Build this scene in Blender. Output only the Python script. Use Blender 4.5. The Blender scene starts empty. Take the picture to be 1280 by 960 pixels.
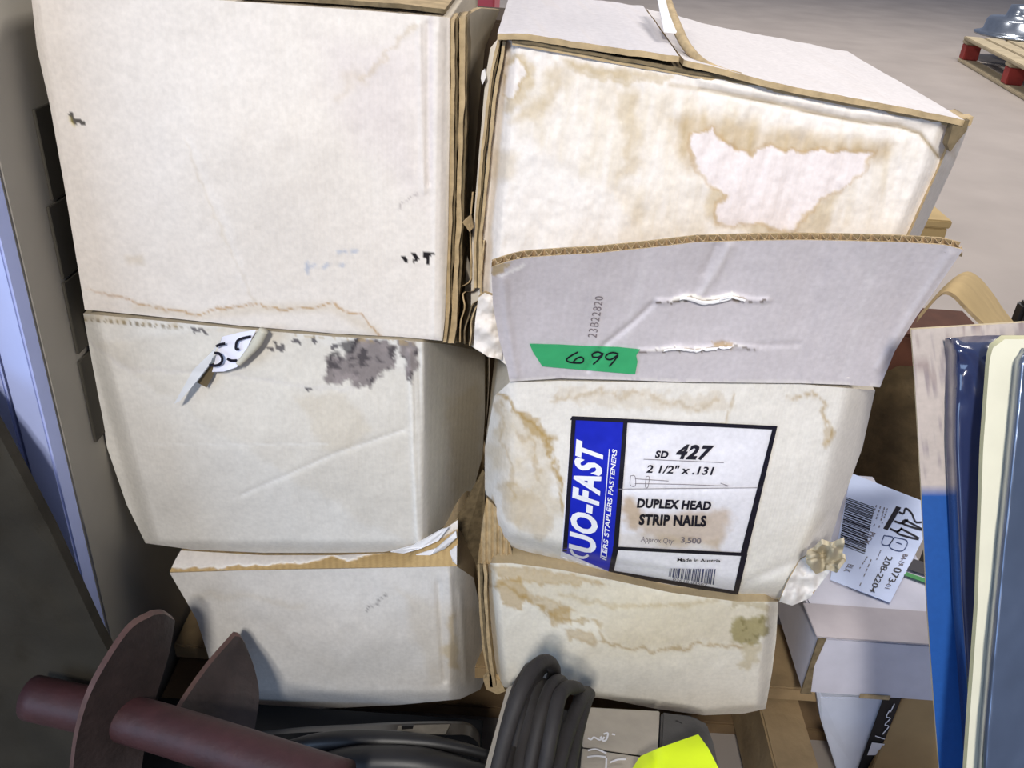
import bpy, bmesh, math, random
import numpy as np
from mathutils import Vector, Matrix
random.seed(7)
S = bpy.context.scene
COL = S.collection

# ---------------------------------------------------------------- camera
F = 1100.0
PITCH = math.radians(30.0)
ROLL = math.radians(4.0)
H = 0.86
CP, SP, CR, SR = math.cos(PITCH), math.sin(PITCH), math.cos(ROLL), math.sin(ROLL)
cam_d = bpy.data.cameras.new('camera')
cam = bpy.data.objects.new('camera', cam_d)
COL.objects.link(cam)
_X = Vector((1, 0, 0)); _U = Vector((0, SP, CP)); _Fw = Vector((0, CP, -SP))
_r = CR * _X + SR * _U
_u = -SR * _X + CR * _U
M = Matrix.Identity(4)
for i in range(3):
    M[i][0] = _r[i]; M[i][1] = _u[i]; M[i][2] = -_Fw[i]
M.translation = Vector((0, 0, H))
cam.matrix_world = M
cam_d.sensor_width = 36.0
cam_d.lens = F / 1280.0 * 36.0
cam_d.clip_start = 0.02
S.camera = cam

# ---------------------------------------------------------------- world, lights, exposure
w = bpy.data.worlds.new('world'); S.world = w; w.use_nodes = True
w.node_tree.nodes['Background'].inputs[0].default_value = (0.62, 0.72, 1.0, 1)
w.node_tree.nodes['Background'].inputs[1].default_value = 0.25

def area(name, loc, target, sx, sy, power, color):
    d = bpy.data.lights.new(name, 'AREA'); d.shape = 'RECTANGLE'; d.size = sx; d.size_y = sy
    d.energy = power; d.color = color
    o = bpy.data.objects.new(name, d); COL.objects.link(o)
    o.location = loc
    o.rotation_euler = (Vector(target) - Vector(loc)).to_track_quat('-Z', 'Y').to_euler()
    return o
for lp in ((-0.12, -0.95, 1.68), (-0.22, -1.25, 1.72)):      # hooded lamps hanging over the lot
    lo_ = area('hanging_work_lamp', lp, (.17, .6, .66), .15, .11, 3.2, (1.0, .955, .89)); lo_.data.spread = math.radians(85)
for lx, ly in ((2.4, 2.4), (2.4, 6.2), (-2.6, 4.2)):
    area('ceiling_lamp', (lx, ly, 4.2), (lx, ly, 0), 1.3, .5, 120, (1.0, .95, .9))
area('dock_door_daylight', (-3.4, -2.6, 1.5), (0.0, .6, .4), 2.4, 2.2, 58, (.48, .68, 1.0))

S.view_settings.view_transform = 'Standard'
S.view_settings.look = 'None'
S.view_settings.exposure = 0.43
S.view_settings.gamma = 1.0
S.view_settings.use_curve_mapping = False

# ---------------------------------------------------------------- geometry helpers
def ray(px, py):
    u = np.asarray(px, float) - 640.0; v = 480.0 - np.asarray(py, float)
    a = (u * CR - v * SR) / F; b = (u * SR + v * CR) / F
    return a, CP + b * SP, -SP + b * CP
def PY(px, py, Y):
    """world point of a spot of the front plane at distance Y"""
    dx, dy, dz = ray(px, py)
    t = np.asarray(Y, float) / dy
    return np.stack(np.broadcast_arrays(dx * t, Y + 0 * t, H + dz * t), -1)
def PZ(px, py, z):
    dx, dy, dz = ray(px, py)
    t = (np.asarray(z, float) - H) / dz
    return np.stack(np.broadcast_arrays(dx * t, dy * t, z + 0 * t), -1)

def resample(poly, n, smooth=False):
    p = np.asarray(poly, float)
    if smooth and len(p) > 2:
        q = [p[0]]
        ext = np.vstack([2 * p[0] - p[1], p, 2 * p[-1] - p[-2]])
        for i in range(1, len(ext) - 2):
            a, b, c, d = ext[i - 1:i + 3]
            for k in range(1, 9):
                t = k / 8
                q.append(.5 * (2 * b + (c - a) * t + (2 * a - 5 * b + 4 * c - d) * t * t + (3 * b - a - 3 * c + d) * t ** 3))
        p = np.array(q)
    L = np.r_[0, np.cumsum(np.linalg.norm(np.diff(p, axis=0), axis=1))]
    s = np.linspace(0, L[-1], n + 1)
    return np.stack([np.interp(s, L, p[:, k]) for k in range(p.shape[1])], 1)

def coons(top, bottom, left, right, nu, nv, smooth=False):
    T, B = resample(top, nu, smooth), resample(bottom, nu, smooth)
    L, R = resample(left, nv, smooth), resample(right, nv, smooth)
    s = np.linspace(0, 1, nu + 1)[None, :, None]; t = np.linspace(0, 1, nv + 1)[:, None, None]
    return ((1 - t) * T[None] + t * B[None] + (1 - s) * L[:, None] + s * R[:, None]
            - ((1 - s) * (1 - t) * T[0] + s * (1 - t) * T[-1] + (1 - s) * t * B[0] + s * t * B[-1]))

_rng = np.random.RandomState(3)
_tab = _rng.rand(257, 257)
def vnoise(x, y, seed=0):
    x = x + seed * 17.31; y = y + seed * 9.77
    xi = np.floor(x).astype(int); yi = np.floor(y).astype(int)
    fx = x - xi; fy = y - yi
    fx = fx * fx * (3 - 2 * fx); fy = fy * fy * (3 - 2 * fy)
    g = lambda a, b: _tab[a % 256, b % 256]
    return (g(xi, yi) * (1 - fx) * (1 - fy) + g(xi + 1, yi) * fx * (1 - fy) + g(xi, yi + 1) * (1 - fx) * fy + g(xi + 1, yi + 1) * fx * fy) * 2 - 1
def fbm(x, y, sc, oct=4, seed=0):
    v = 0; a = 1; tot = 0
    for k in range(oct):
        v = v + a * vnoise(x / sc * 2 ** k, y / sc * 2 ** k, seed + k * 3); tot += a; a *= .55
    return v / tot
def dline(px, py, poly):
    p = np.asarray(poly, float); d = np.full(np.shape(px), 1e9)
    for a, b in zip(p[:-1], p[1:]):
        e = b - a; L = max(e @ e, 1e-9)
        t = np.clip(((px - a[0]) * e[0] + (py - a[1]) * e[1]) / L, 0, 1)
        d = np.minimum(d, np.hypot(px - a[0] - t * e[0], py - a[1] - t * e[1]))
    return d
def sdf(px, py, poly):
    """signed distance to a closed outline, negative inside"""
    p = list(map(tuple, poly)); d = dline(px, py, p + [p[0]])
    ins = np.zeros(np.shape(px), bool)
    for (x0, y0), (x1, y1) in zip(p, p[1:] + [p[0]]):
        if y0 == y1: continue
        c = ((y0 > py) != (y1 > py)) & (px < (x1 - x0) * (py - y0) / (y1 - y0) + x0)
        ins ^= c
    return np.where(ins, -d, d)
def sstep(a, b, x):
    t = np.clip((x - a) / (b - a), 0, 1); return t * t * (3 - 2 * t)
def lin(c):
    c = np.asarray(c, float) / 255.0
    return np.where(c <= .04045, c / 12.92, ((c + .055) / 1.055) ** 2.4)
def blend(col, mask, c):
    m = np.clip(mask, 0, 1)[..., None]
    return col * (1 - m) + lin(c) * m

# ---------------------------------------------------------------- materials
def mat(name, rgb, rough=.7, metal=0., var=.12, nscale=40, bump=0., bscale=200, spec=.3, coat=0.):
    m = bpy.data.materials.new(name); m.use_nodes = True
    nt = m.node_tree; b = nt.nodes['Principled BSDF']
    b.inputs['Roughness'].default_value = rough; b.inputs['Metallic'].default_value = metal
    b.inputs['Specular IOR Level'].default_value = spec; b.inputs['Coat Weight'].default_value = coat
    tc = nt.nodes.new('ShaderNodeTexCoord'); n = nt.nodes.new('ShaderNodeTexNoise')
    n.inputs['Scale'].default_value = nscale; n.inputs['Detail'].default_value = 5
    nt.links.new(tc.outputs['Object'], n.inputs['Vector'])
    r = nt.nodes.new('ShaderNodeValToRGB'); c = lin(rgb)
    r.color_ramp.elements[0].position = .3; r.color_ramp.elements[1].position = .7
    r.color_ramp.elements[0].color = (*np.clip(c * (1 - var), 0, 1), 1); r.color_ramp.elements[1].color = (*np.clip(c * (1 + var), 0, 1), 1)
    nt.links.new(n.outputs['Fac'], r.inputs[0]); nt.links.new(r.outputs[0], b.inputs['Base Color'])
    if bump:
        n2 = nt.nodes.new('ShaderNodeTexNoise'); n2.inputs['Scale'].default_value = bscale; n2.inputs['Detail'].default_value = 4
        nt.links.new(tc.outputs['Object'], n2.inputs['Vector'])
        bp = nt.nodes.new('ShaderNodeBump'); bp.inputs['Strength'].default_value = bump; bp.inputs['Distance'].default_value = .002
        nt.links.new(n2.outputs['Fac'], bp.inputs['Height']); nt.links.new(bp.outputs[0], b.inputs['Normal'])
    return m
def mat_print(name, flute=110.0, strength=.07, rough=.75, spec=.25):
    """paper-faced corrugated board: colour from the mesh's own stain attribute, fine grain and flute relief from nodes"""
    m = bpy.data.materials.new(name); m.use_nodes = True
    nt = m.node_tree; b = nt.nodes['Principled BSDF']
    b.inputs['Roughness'].default_value = rough; b.inputs['Specular IOR Level'].default_value = spec
    at = nt.nodes.new('ShaderNodeAttribute'); at.attribute_name = 'stain'
    tc = nt.nodes.new('ShaderNodeTexCoord')
    n = nt.nodes.new('ShaderNodeTexNoise'); n.inputs['Scale'].default_value = 260; n.inputs['Detail'].default_value = 6
    nt.links.new(tc.outputs['Object'], n.inputs['Vector'])
    mr = nt.nodes.new('ShaderNodeMapRange'); mr.inputs[1].default_value = .3; mr.inputs[2].default_value = .7
    mr.inputs[3].default_value = .93; mr.inputs[4].default_value = 1.05
    nt.links.new(n.outputs['Fac'], mr.inputs[0])
    mx = nt.nodes.new('ShaderNodeMix'); mx.data_type = 'RGBA'; mx.blend_type = 'MULTIPLY'; mx.inputs[0].default_value = 1
    nt.links.new(at.outputs['Color'], mx.inputs[6]); nt.links.new(mr.outputs[0], mx.inputs[7])
    nt.links.new(mx.outputs[2], b.inputs['Base Color'])
    wv = nt.nodes.new('ShaderNodeTexWave'); wv.wave_type = 'BANDS'; wv.bands_direction = 'X'
    wv.inputs['Scale'].default_value = flute; wv.inputs['Distortion'].default_value = 1.6; wv.inputs['Detail'].default_value = 3; wv.inputs['Detail Scale'].default_value = 3
    nt.links.new(tc.outputs['Object'], wv.inputs['Vector'])
    n3 = nt.nodes.new('ShaderNodeTexNoise'); n3.inputs['Scale'].default_value = 90; n3.inputs['Detail'].default_value = 5
    nt.links.new(tc.outputs['Object'], n3.inputs['Vector'])
    ad = nt.nodes.new('ShaderNodeMath'); ad.operation = 'MULTIPLY_ADD'; ad.inputs[1].default_value = .55
    nt.links.new(wv.outputs['Fac'], ad.inputs[0]); nt.links.new(n3.outputs['Fac'], ad.inputs[2])
    bp = nt.nodes.new('ShaderNodeBump'); bp.inputs['Strength'].default_value = strength; bp.inputs['Distance'].default_value = .0015
    nt.links.new(ad.outputs[0], bp.inputs['Height']); nt.links.new(bp.outputs[0], b.inputs['Normal'])
    return m

BOARD = mat_print('white_faced_board')
FLAPB = mat_print('white_flap_board', 60, .08)
KRAFT = mat('kraft_board', (176, 154, 118), .85, var=.22, nscale=120, bump=.3, bscale=300)
KRAFT_D = mat('kraft_board_dirty', (112, 98, 74), .9, var=.3, nscale=150, bump=.3, bscale=300)
FLUTE = mat('kraft_fluting', (186, 160, 124), .9, var=.2, nscale=200)
PAPER = mat('white_paper', (228, 226, 226), .7, var=.03, nscale=60)
INK = mat('black_ink', (22, 20, 34), .5, var=.2)
INK_GREY = mat('grey_ink', (120, 112, 116), .8, var=.2, nscale=400)
INK_FAINT = mat('faint_ink', (120, 115, 120), .8, var=.2, nscale=400)
BLUE = mat('blue_ink', (24, 38, 178), .4, var=.08, nscale=90)
WHITE_INK = mat('white_ink', (232, 232, 238), .5, var=.04)
GREEN = mat('green_tape', (62, 172, 112), .55, var=.06, nscale=90, bump=.1)
YELLOW = mat('yellow_tape', (222, 250, 20), .45, var=.03)

# ---------------------------------------------------------------- object helpers
def root(name, label, cat, loc, group=None):
    o = bpy.data.objects.new(name, None); COL.objects.link(o); o.location = Vector(loc); o.empty_display_size = .02
    o['label'] = label; o['category'] = cat
    if group: o['group'] = group
    return o
def base(o):
    p = Vector((0, 0, 0))
    while o: p += o.location; o = o.parent
    return np.array(p)
def link(name, verts, faces, m, parent=None, smooth=True, col=None, mats=None, fmat=None):
    v = np.asarray(verts, float).reshape(-1, 3)
    if parent is not None: v = v - base(parent)
    me = bpy.data.meshes.new(name); me.from_pydata(v.tolist(), [], [list(map(int, f)) for f in faces])
    for mm in (mats or [m]): me.materials.append(mm)
    if fmat is not None: me.polygons.foreach_set('material_index', np.asarray(fmat, np.int32))
    me.polygons.foreach_set('use_smooth', [bool(smooth)] * len(me.polygons))
    if col is not None:
        a = me.color_attributes.new('stain', 'FLOAT_COLOR', 'POINT')
        c = np.ones((len(v), 4), np.float32); c[:, :3] = np.asarray(col).reshape(-1, 3); a.data.foreach_set('color', c.ravel())
    me.update()
    o = bpy.data.objects.new(name, me); COL.objects.link(o)
    if parent is not None: o.parent = parent
    return o
def tag(o, label, cat, group=None):
    o['label'] = label; o['category'] = cat
    if group: o['group'] = group
    return o
def grid_faces(nu, nv, off=0, flip=False):
    i = np.arange(nv)[:, None] * (nu + 1) + np.arange(nu)[None, :] + off
    f = np.stack([i, i + nu + 1, i + nu + 2, i + 1], -1).reshape(-1, 4)
    return f[:, ::-1] if flip else f
def loop_idx(nu, nv):
    W = nu + 1
    return np.r_[np.arange(0, nu), np.arange(0, nv) * W + nu, nv * W + np.arange(nu, 0, -1), np.arange(nv, 0, -1) * W]
def slab(name, g, off, m, parent, edge=None, col=None, smooth=True):
    """a sheet of real thickness: grid g (nv+1,nu+1,3) and its back face at g+off"""
    nv, nu = g.shape[0] - 1, g.shape[1] - 1
    n = (nu + 1) * (nv + 1); A = g.reshape(-1, 3); B = A + np.asarray(off).reshape(-1, 3) if np.ndim(off) > 1 else A + np.asarray(off)
    lp = loop_idx(nu, nv); k = len(lp)
    V = np.vstack([A, B, A[lp], B[lp]])
    f = grid_faces(nu, nv).tolist() + grid_faces(nu, nv, n, True).tolist()
    nf = len(f)
    s = 2 * n
    f += [[s + (i + 1) % k, s + i, s + k + i, s + k + (i + 1) % k][::-1] for i in range(k)]
    fm = [0] * nf + [1] * k
    c = None
    if col is not None:
        C = np.asarray(col).reshape(-1, 3); c = np.vstack([C, C, C[lp], C[lp]])
    o = link(name, V, f, None, parent, smooth, c, [m, edge or m], fm)
    return o
def prism(name, pts, vec, m, parent=None, bevel=.0, smooth=False, edge=None):
    """polygon of 3D points pushed along vec into a solid"""
    P = np.asarray(pts, float).reshape(-1, 3); n = len(P); V = np.vstack([P, P + np.asarray(vec)])
    f = [list(range(n)), list(range(2 * n - 1, n - 1, -1))] + [[(i + 1) % n, i, n + i, n + (i + 1) % n] for i in range(n)]
    o = link(name, V, f, None, parent, smooth, None, [m, edge or m], [0, 0] + [1] * n)
    bm = bmesh.new(); bm.from_mesh(o.data); bmesh.ops.recalc_face_normals(bm, faces=bm.faces)
    if bevel: bmesh.ops.bevel(bm, geom=bm.edges[:], offset=bevel, segments=2, affect='EDGES', clamp_overlap=True)
    bm.to_mesh(o.data); bm.free()
    return o
def box(name, lo, hi, m, parent=None, bevel=.002):
    lo = np.asarray(lo, float); hi = np.asarray(hi, float)
    pts = [(lo[0], lo[1], lo[2]), (hi[0], lo[1], lo[2]), (hi[0], hi[1], lo[2]), (lo[0], hi[1], lo[2])]
    return prism(name, pts, (0, 0, hi[2] - lo[2]), m, parent, bevel)
def tube(name, path, r, m, parent=None, seg=12, cap=True, smooth_path=True, n=None):
    p = np.asarray(path, float)
    if smooth_path: p = resample(p, n or len(p) * 8, True)
    rr = np.interp(np.linspace(0, 1, len(p)), np.linspace(0, 1, len(np.atleast_1d(r))), np.atleast_1d(r))
    V = []; prev = None
    for i in range(len(p)):
        t = p[min(i + 1, len(p) - 1)] - p[max(i - 1, 0)]; t /= np.linalg.norm(t) + 1e-12
        a = np.cross(t, [0.03, 1, .1]) if prev is None else prev - t * (prev @ t)
        a /= np.linalg.norm(a) + 1e-12; prev = a; b = np.cross(t, a)
        for k in range(seg):
            q = 2 * math.pi * k / seg; V.append(p[i] + rr[i] * (math.cos(q) * a + math.sin(q) * b))
    f = [[i * seg + k, i * seg + (k + 1) % seg, (i + 1) * seg + (k + 1) % seg, (i + 1) * seg + k] for i in range(len(p) - 1) for k in range(seg)]
    if cap: f += [list(range(seg))[::-1], [(len(p) - 1) * seg + k for k in range(seg)]]
    return link(name, V, f, m, parent)
def ribbon(name, poly, wpx, surf, m, parent, n=None, wend=None):
    p = np.asarray(poly, float); p = resample(p, n or max(4, len(p) * 4), True)
    t = np.gradient(p, axis=0); t /= np.linalg.norm(t, axis=1)[:, None] + 1e-9
    nr = np.stack([-t[:, 1], t[:, 0]], 1); wv = np.interp(np.linspace(0, 1, len(p)), [0, .5, 1], [wend or wpx, wpx, wend or wpx])[:, None] / 2
    g = np.stack([p - nr * wv, p + nr * wv], 0)
    V = surf(g[..., 0], g[..., 1]).reshape(-1, 3); k = len(p)
    return V, [[i, i + 1, k + i + 1, k + i] for i in range(k - 1)]
def strokes(name, lines, wpx, surf, m, parent):
    VV = []; FF = []; o = 0
    for L in lines:
        V, f = ribbon('', L, wpx, surf, m, parent); VV.append(V); FF += [[i + o for i in q] for q in f]; o += len(V)
    return link(name, np.vstack(VV), FF, m, parent, False)
def quadmap(q, s, t):
    q = np.asarray(q, float); s = s[..., None]; t = t[..., None]
    return (q[0] * (1 - s) + q[1] * s) * (1 - t) + (q[3] * (1 - s) + q[2] * s) * t
def lettering(body, q, surf, m, parent, bold=0., shear=0., name='lettering', space=1.0):
    """words set in the built-in font; q = BL, BR, TR, TL of the text block on the surface"""
    cu = bpy.data.curves.new('t', 'FONT'); cu.body = body; cu.offset = bold; cu.shear = shear; cu.resolution_u = 3; cu.space_character = space
    cu.fill_mode = 'FRONT'
    o = bpy.data.objects.new('t', cu); COL.objects.link(o)
    dg = bpy.context.evaluated_depsgraph_get(); me = bpy.data.meshes.new_from_object(o.evaluated_get(dg))
    n = len(me.vertices); co = np.zeros(n * 3); me.vertices.foreach_get('co', co); co = co.reshape(-1, 3)
    faces = [list(p.vertices) for p in me.polygons]
    bpy.data.objects.remove(o); bpy.data.curves.remove(cu); bpy.data.meshes.remove(me)
    lo = co.min(0); hi = co.max(0); st = (co - lo) / np.maximum(hi - lo, 1e-6)
    px = quadmap(q, st[:, 0], st[:, 1])
    return link(name, surf(px[:, 0], px[:, 1]), faces, m, parent, False)
def patch(name, q, surf, m, parent, nu=12, nv=12, jag=0.):
    s, t = np.meshgrid(np.linspace(0, 1, nu + 1), np.linspace(0, 1, nv + 1))
    p = quadmap(q, s, t)
    if jag: p = p + jag * np.stack([vnoise(p[..., 0] / 3, p[..., 1] / 3, 5), vnoise(p[..., 0] / 3, p[..., 1] / 3, 8)], -1)
    return link(name, surf(p[..., 0], p[..., 1]).reshape(-1, 3), grid_faces(nu, nv), m, parent)
def many_patches(name, quads, surf, m, parent, nu=6, nv=2):
    V = []; Fc = []; o = 0
    s, t = np.meshgrid(np.linspace(0, 1, nu + 1), np.linspace(0, 1, nv + 1))
    for q in quads:
        p = quadmap(q, s, t); V.append(surf(p[..., 0], p[..., 1]).reshape(-1, 3)); Fc += (grid_faces(nu, nv) + o).tolist(); o += (nu + 1) * (nv + 1)
    return link(name, np.vstack(V), Fc, m, parent, False)

def carton(label, top, bottom, left, right, Yf, yback, colf, side_rgb, step=2.6, smooth=False, taper=None):
    nu = int((abs(top[-1][0] - top[0][0]) + 60) / step); nv = int((left[-1][1] - left[0][1]) / step)
    g = coons(top, bottom, left, right, nu, nv, smooth)
    # slightly ragged outline
    px, py = g[..., 0], g[..., 1]
    Pt = PY(px, py, Yf(px, py))
    A = Pt.reshape(-1, 3); col = colf(px, py).reshape(-1, 3)
    lp = loop_idx(nu, nv); k = len(lp)
    c0 = A.mean(0)
    R = root('carton', label, 'carton', (c0[0], (A[:, 1].min() + yback) / 2, A[:, 2].min()), 'white cartons stacked three high')
    rings = [A[lp]]; cols = []
    nr = 6
    lx, ly = px.ravel()[lp], py.ravel()[lp]
    sc = lin(side_rgb)
    for j in range(1, nr + 1):
        q = A[lp].copy(); q[:, 1] = A[lp][:, 1] + (yback - A[lp][:, 1]) * j / nr
        q[:, 2] = np.where(q[:, 1] > .63, np.maximum(q[:, 2], DECK + .0015), q[:, 2])
        rings.append(q)
    V = np.vstack([A] + rings)
    C = [col]
    for j in range(nr + 1):
        nn = fbm(lx + j * 40, ly + j * 31, 30)[:, None]
        C.append(np.clip(sc[None] * (1 + .12 * nn), 0, 1))
    f = grid_faces(nu, nv).tolist(); o = len(A)
    for j in range(nr):
        a = o + j * k; b = a + k
        f += [[a + (i + 1) % k, a + i, b + i, b + (i + 1) % k][::-1] for i in range(k)]
    f.append([o + nr * k + i for i in range(k)][::-1])
    link('body', V, f, BOARD, R, True, np.vstack(C))
    return R

WHITE = (226, 219, 210)
def base_col(px, py, rgb=WHITE, amp=.03, seed=0):
    c = np.broadcast_to(lin(rgb), px.shape + (3,)).copy()
    n = fbm(px, py, 70, 5, seed)[..., None]; n2 = fbm(px, py * .2, 14, 3, seed + 2)[..., None]
    return c * (1 + amp * n + .02 * n2)
def tan(col, mask, k=1.0, rgb=(176, 150, 92)):
    """water stain: lets the brown of the board through"""
    return blend(col, mask * k, rgb)
def tide(px, py, poly, wd=1.6, jit=5., sc=9., seed=0):
    x = px + jit * fbm(px, py, sc, 3, seed); y = py + jit * fbm(px, py, sc, 3, seed + 5)
    d = dline(x, y, poly)
    return np.exp(-(d / wd) ** 2)
def blot(px, py, poly, soft=3., jit=6., sc=14., seed=0):
    x = px + jit * fbm(px, py, sc, 4, seed); y = py + jit * fbm(px, py, sc, 4, seed + 5)
    return sdf(x, y, poly)
def crease(px, py, poly, wd, amp):
    return amp * np.exp(-(dline(px, py, poly) / wd) ** 2)

# ================================================================ the setting
CONC = mat('concrete', (150, 141, 134), .75, var=.09, nscale=3.2, bump=.15, bscale=60)
fl = link('floor', [(-6, -5, 0), (9, -5, 0), (9, 12, 0), (-6, 12, 0)], [[0, 1, 2, 3]], CONC)
fl['kind'] = 'structure'

# the wooden pallet under the stack
WOOD = mat('pallet_wood', (146, 124, 92), .8, var=.25, nscale=22, bump=.4, bscale=120)
WOOD2 = mat('pallet_wood_dark', (104, 84, 60), .85, var=.3, nscale=22, bump=.4, bscale=120)
DECK = .135
R = root('pallet', 'weathered wooden pallet carrying the white cartons', 'pallet', (0, .8, 0))
for k, y0 in enumerate((.655, .79, .925, 1.06)):
    box('deck_board', (-.338, y0, DECK - .019), (.47, y0 + .095, DECK), WOOD, R, .002)
for x0 in (-.335, 0.02, .285):
    box('stringer', (x0, .22, .02), (x0 + .045, 1.17, DECK - .0205), WOOD2 if x0 < .2 else WOOD, R, .002)
for y0 in (.24, .70, 1.05):
    box('bottom_board', (-.338, y0, .0), (.47, y0 + .095, .0195), WOOD2, R, .002)
FDECK = .048

# ================================================================ cartons
# ---- upper left carton
def YA(px, py):
    y = .60 - .010 * np.exp(-((px - 330) / 190) ** 2 - ((py - 200) / 150) ** 2)
    y = y + crease(px, py, [(524, 30), (528, 200), (530, 240)], 3, -.0012) + crease(px, py, [(535, 30), (536, 230)], 3, .0014) + crease(px, py, [(545, 40), (543, 420)], 3, -.0010)
    y = y + .0014 * fbm(px, py, 60, 3, 4) + .012 * sstep(0, 1, (52 + .14 * py - px) / 30) + .006 * sstep(548, 562, px)
    y = y + .008 * sstep(404, 432, py - .06 * (px - 300))
    return y
def colA(px, py):
    c = base_col(px, py, (228, 220, 211), .03, 1)
    c = blend(c, .35 * sstep(10, -60, blot(px, py, [(370, 40), (545, 30), (550, 300), (470, 230), (410, 160)], jit=18, sc=40, seed=3)), (205, 192, 194))
    c = tan(c, .04 * sstep(20, -60, blot(px, py, [(250, 120), (440, 90), (520, 380), (120, 390), (170, 330)], jit=18, sc=40, seed=13)), 1)
    c = tan(c, .75 * tide(px, py, [(108, 362), (130, 367), (155, 372), (178, 381), (245, 393), (262, 389), (290, 384), (322, 379), (330, 384), (345, 386), (400, 384), (414, 377), (425, 386), (450, 393), (462, 405), (474, 420)], 1.3, 4, 8, 2) * sstep(100, 260, px + 60), 1, (176, 132, 72))
    c = tan(c, .22 * np.exp(-(dline(px, py, [(170, 384), (245, 396), (322, 386), (414, 384), (470, 415)]) / 7) ** 2), 1)
    c = tan(c, .28 * tide(px, py, [(520, 30), (492, 58), (470, 82), (453, 98)], 3, 8, 10, 6), 1)
    c = tan(c, .16 * tide(px, py, [(453, 98), (438, 92), (428, 120)], 8, 10, 16, 8), 1)
    c = tan(c, .16 * tide(px, py, [(230, 172), (260, 250), (282, 300), (318, 378)], 1.6, 4, 12, 7), 1)
    c = blend(c, .35 * tide(px, py, [(236, 172), (268, 245), (290, 300), (305, 360)], 6, 6, 16, 8), (236, 230, 224))
    c = tan(c, .25 * sstep(4, -6, blot(px, py, [(155, 318), (180, 316), (182, 330), (160, 332)], jit=6, seed=2)), 1)
    # printed and scuffed marks
    for q in ([(504, 322), (509, 325)], [(517, 318), (522, 323), (518, 327)], [(531, 318), (536, 323), (534, 327)], [(536, 317), (541, 317)]):
        c = blend(c, 1.0 * (tide(px, py, q, 2.4, 2.5, 5, 3) > .35), (30, 26, 28))
    for q in ([(89, 143), (91, 150), (100, 152), (104, 153)],):
        c = blend(c, .9 * (tide(px, py, q, 2.6, 3, 5, 3) > .35), (52, 48, 44))
        c = tan(c, .5 * tide(px, py, [(88, 148), (92, 156)], 2, 2, 5, 3), 1, (190, 170, 60))
    for q in ([(384, 328), (384, 340)], [(386, 334), (394, 332)], [(404, 334), (410, 330)], [(424, 316), (432, 314)], [(440, 314), (446, 313)], [(426, 332), (430, 330)]):
        c = blend(c, .5 * tide(px, py, q, 2.2, 3, 6, 9), (140, 160, 190))
    c = blend(c, .6 * tide(px, py, [(500, 262), (506, 252), (514, 246), (522, 244)], 1.6, 5, 8, 4), (150, 140, 138))
    c = tan(c, .35 * sstep(6, 0, 562 - px - .02 * (py - 200)), 1)
    c = blend(c, .35 * np.exp(-((px - 538) / 3.5) ** 2) * sstep(260, 200, py), (196, 184, 190))
    return c
cA = carton('upper left white carton, plain face with a thin brown tide line near its bottom',
            [(38, -14), (200, -5), (400, 9), (480, 15), (562, 22)], [(106, 387), (180, 394), (300, 407), (420, 417), (500, 421), (553, 426)],
            [(38, -14), (46, 60), (62, 130), (80, 230), (95, 320), (106, 387)], [(562, 22), (562, 150), (560, 300), (556, 400), (553, 426)],
            YA, .87, colA, (196, 184, 164))
def strip(name, poly, wpx, y0, y1, m, R, edge=None, thick=.02, wob=1.5, seed=0, n=40):
    """a cut edge of board: a narrow upright strip of real depth"""
    p = resample(poly, n, True); x = p[:, 0] + wob * fbm(p[:, 1], p[:, 1] * 0 + seed * 11, 25, 3, seed)
    g = np.stack([np.stack([x, p[:, 1]], 1), np.stack([x + wpx * (1 + .25 * vnoise(p[:, 1] / 20, p[:, 1] * 0, seed + 3)), p[:, 1]], 1)], 1)
    Yv = np.linspace(y0, y1, len(p))[:, None] * np.ones((1, 2))
    P3 = PY(g[..., 0], g[..., 1], Yv)
    return slab(name, P3, np.array([0, thick, 0]), m, R, edge or m)
for k, (dx, wd, y, mm) in enumerate(((1, 5, .606, KRAFT), (6.5, 3.0, .612, KRAFT_D), (10.5, 6, .611, KRAFT), (17, 3.0, .618, KRAFT_D))):
    strip('flap_edge', [(562 + dx * 1.15, 24 - k), (562 + dx * 1.1, 140), (559 + dx, 290), (555 + dx * .85, 400), (552 + dx * .8, 428 + k * .5)], wd, y, y, mm, cA, thick=.03, seed=k)
# outer side flap that bows out at the top
g = coons([(581, 21), (600, 10), (625, 12)], [(568, 430), (573, 428), (577, 424)], [(581, 21), (579, 140), (575, 290), (568, 430)], [(625, 12), (606, 60), (597, 150), (586, 290), (577, 424)], 10, 60)
Yg = .62 + .11 * np.linspace(0, 1, 11)[None, :] * np.linspace(1, .55, 61)[:, None]
slab('side_flap', PY(g[..., 0], g[..., 1], Yg), np.array([-.003, .004, 0]), mat('dull_board', (176, 164, 142), .85, var=.12, nscale=30), cA, KRAFT)
# lid sheet with a brown cut edge along the top
tp = resample([(300, 1), (360, 3), (440, 8), (500, 12), (556, 19)], 40)
e0 = PY(tp[:, 0], tp[:, 1] + .8 * fbm(tp[:, 0], tp[:, 1], 14, 3), .601 + .004 * vnoise(tp[:, 0] / 20, tp[:, 1] * 0, 2))
e0[:, 2] += .0035
g = np.stack([e0 + np.array([0, y, 0]) for y in np.linspace(.22, 0, 9)], 0)
slab('top_flap', g, np.array([0, 0, -.0028]), KRAFT, cA, KRAFT_D)

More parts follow.
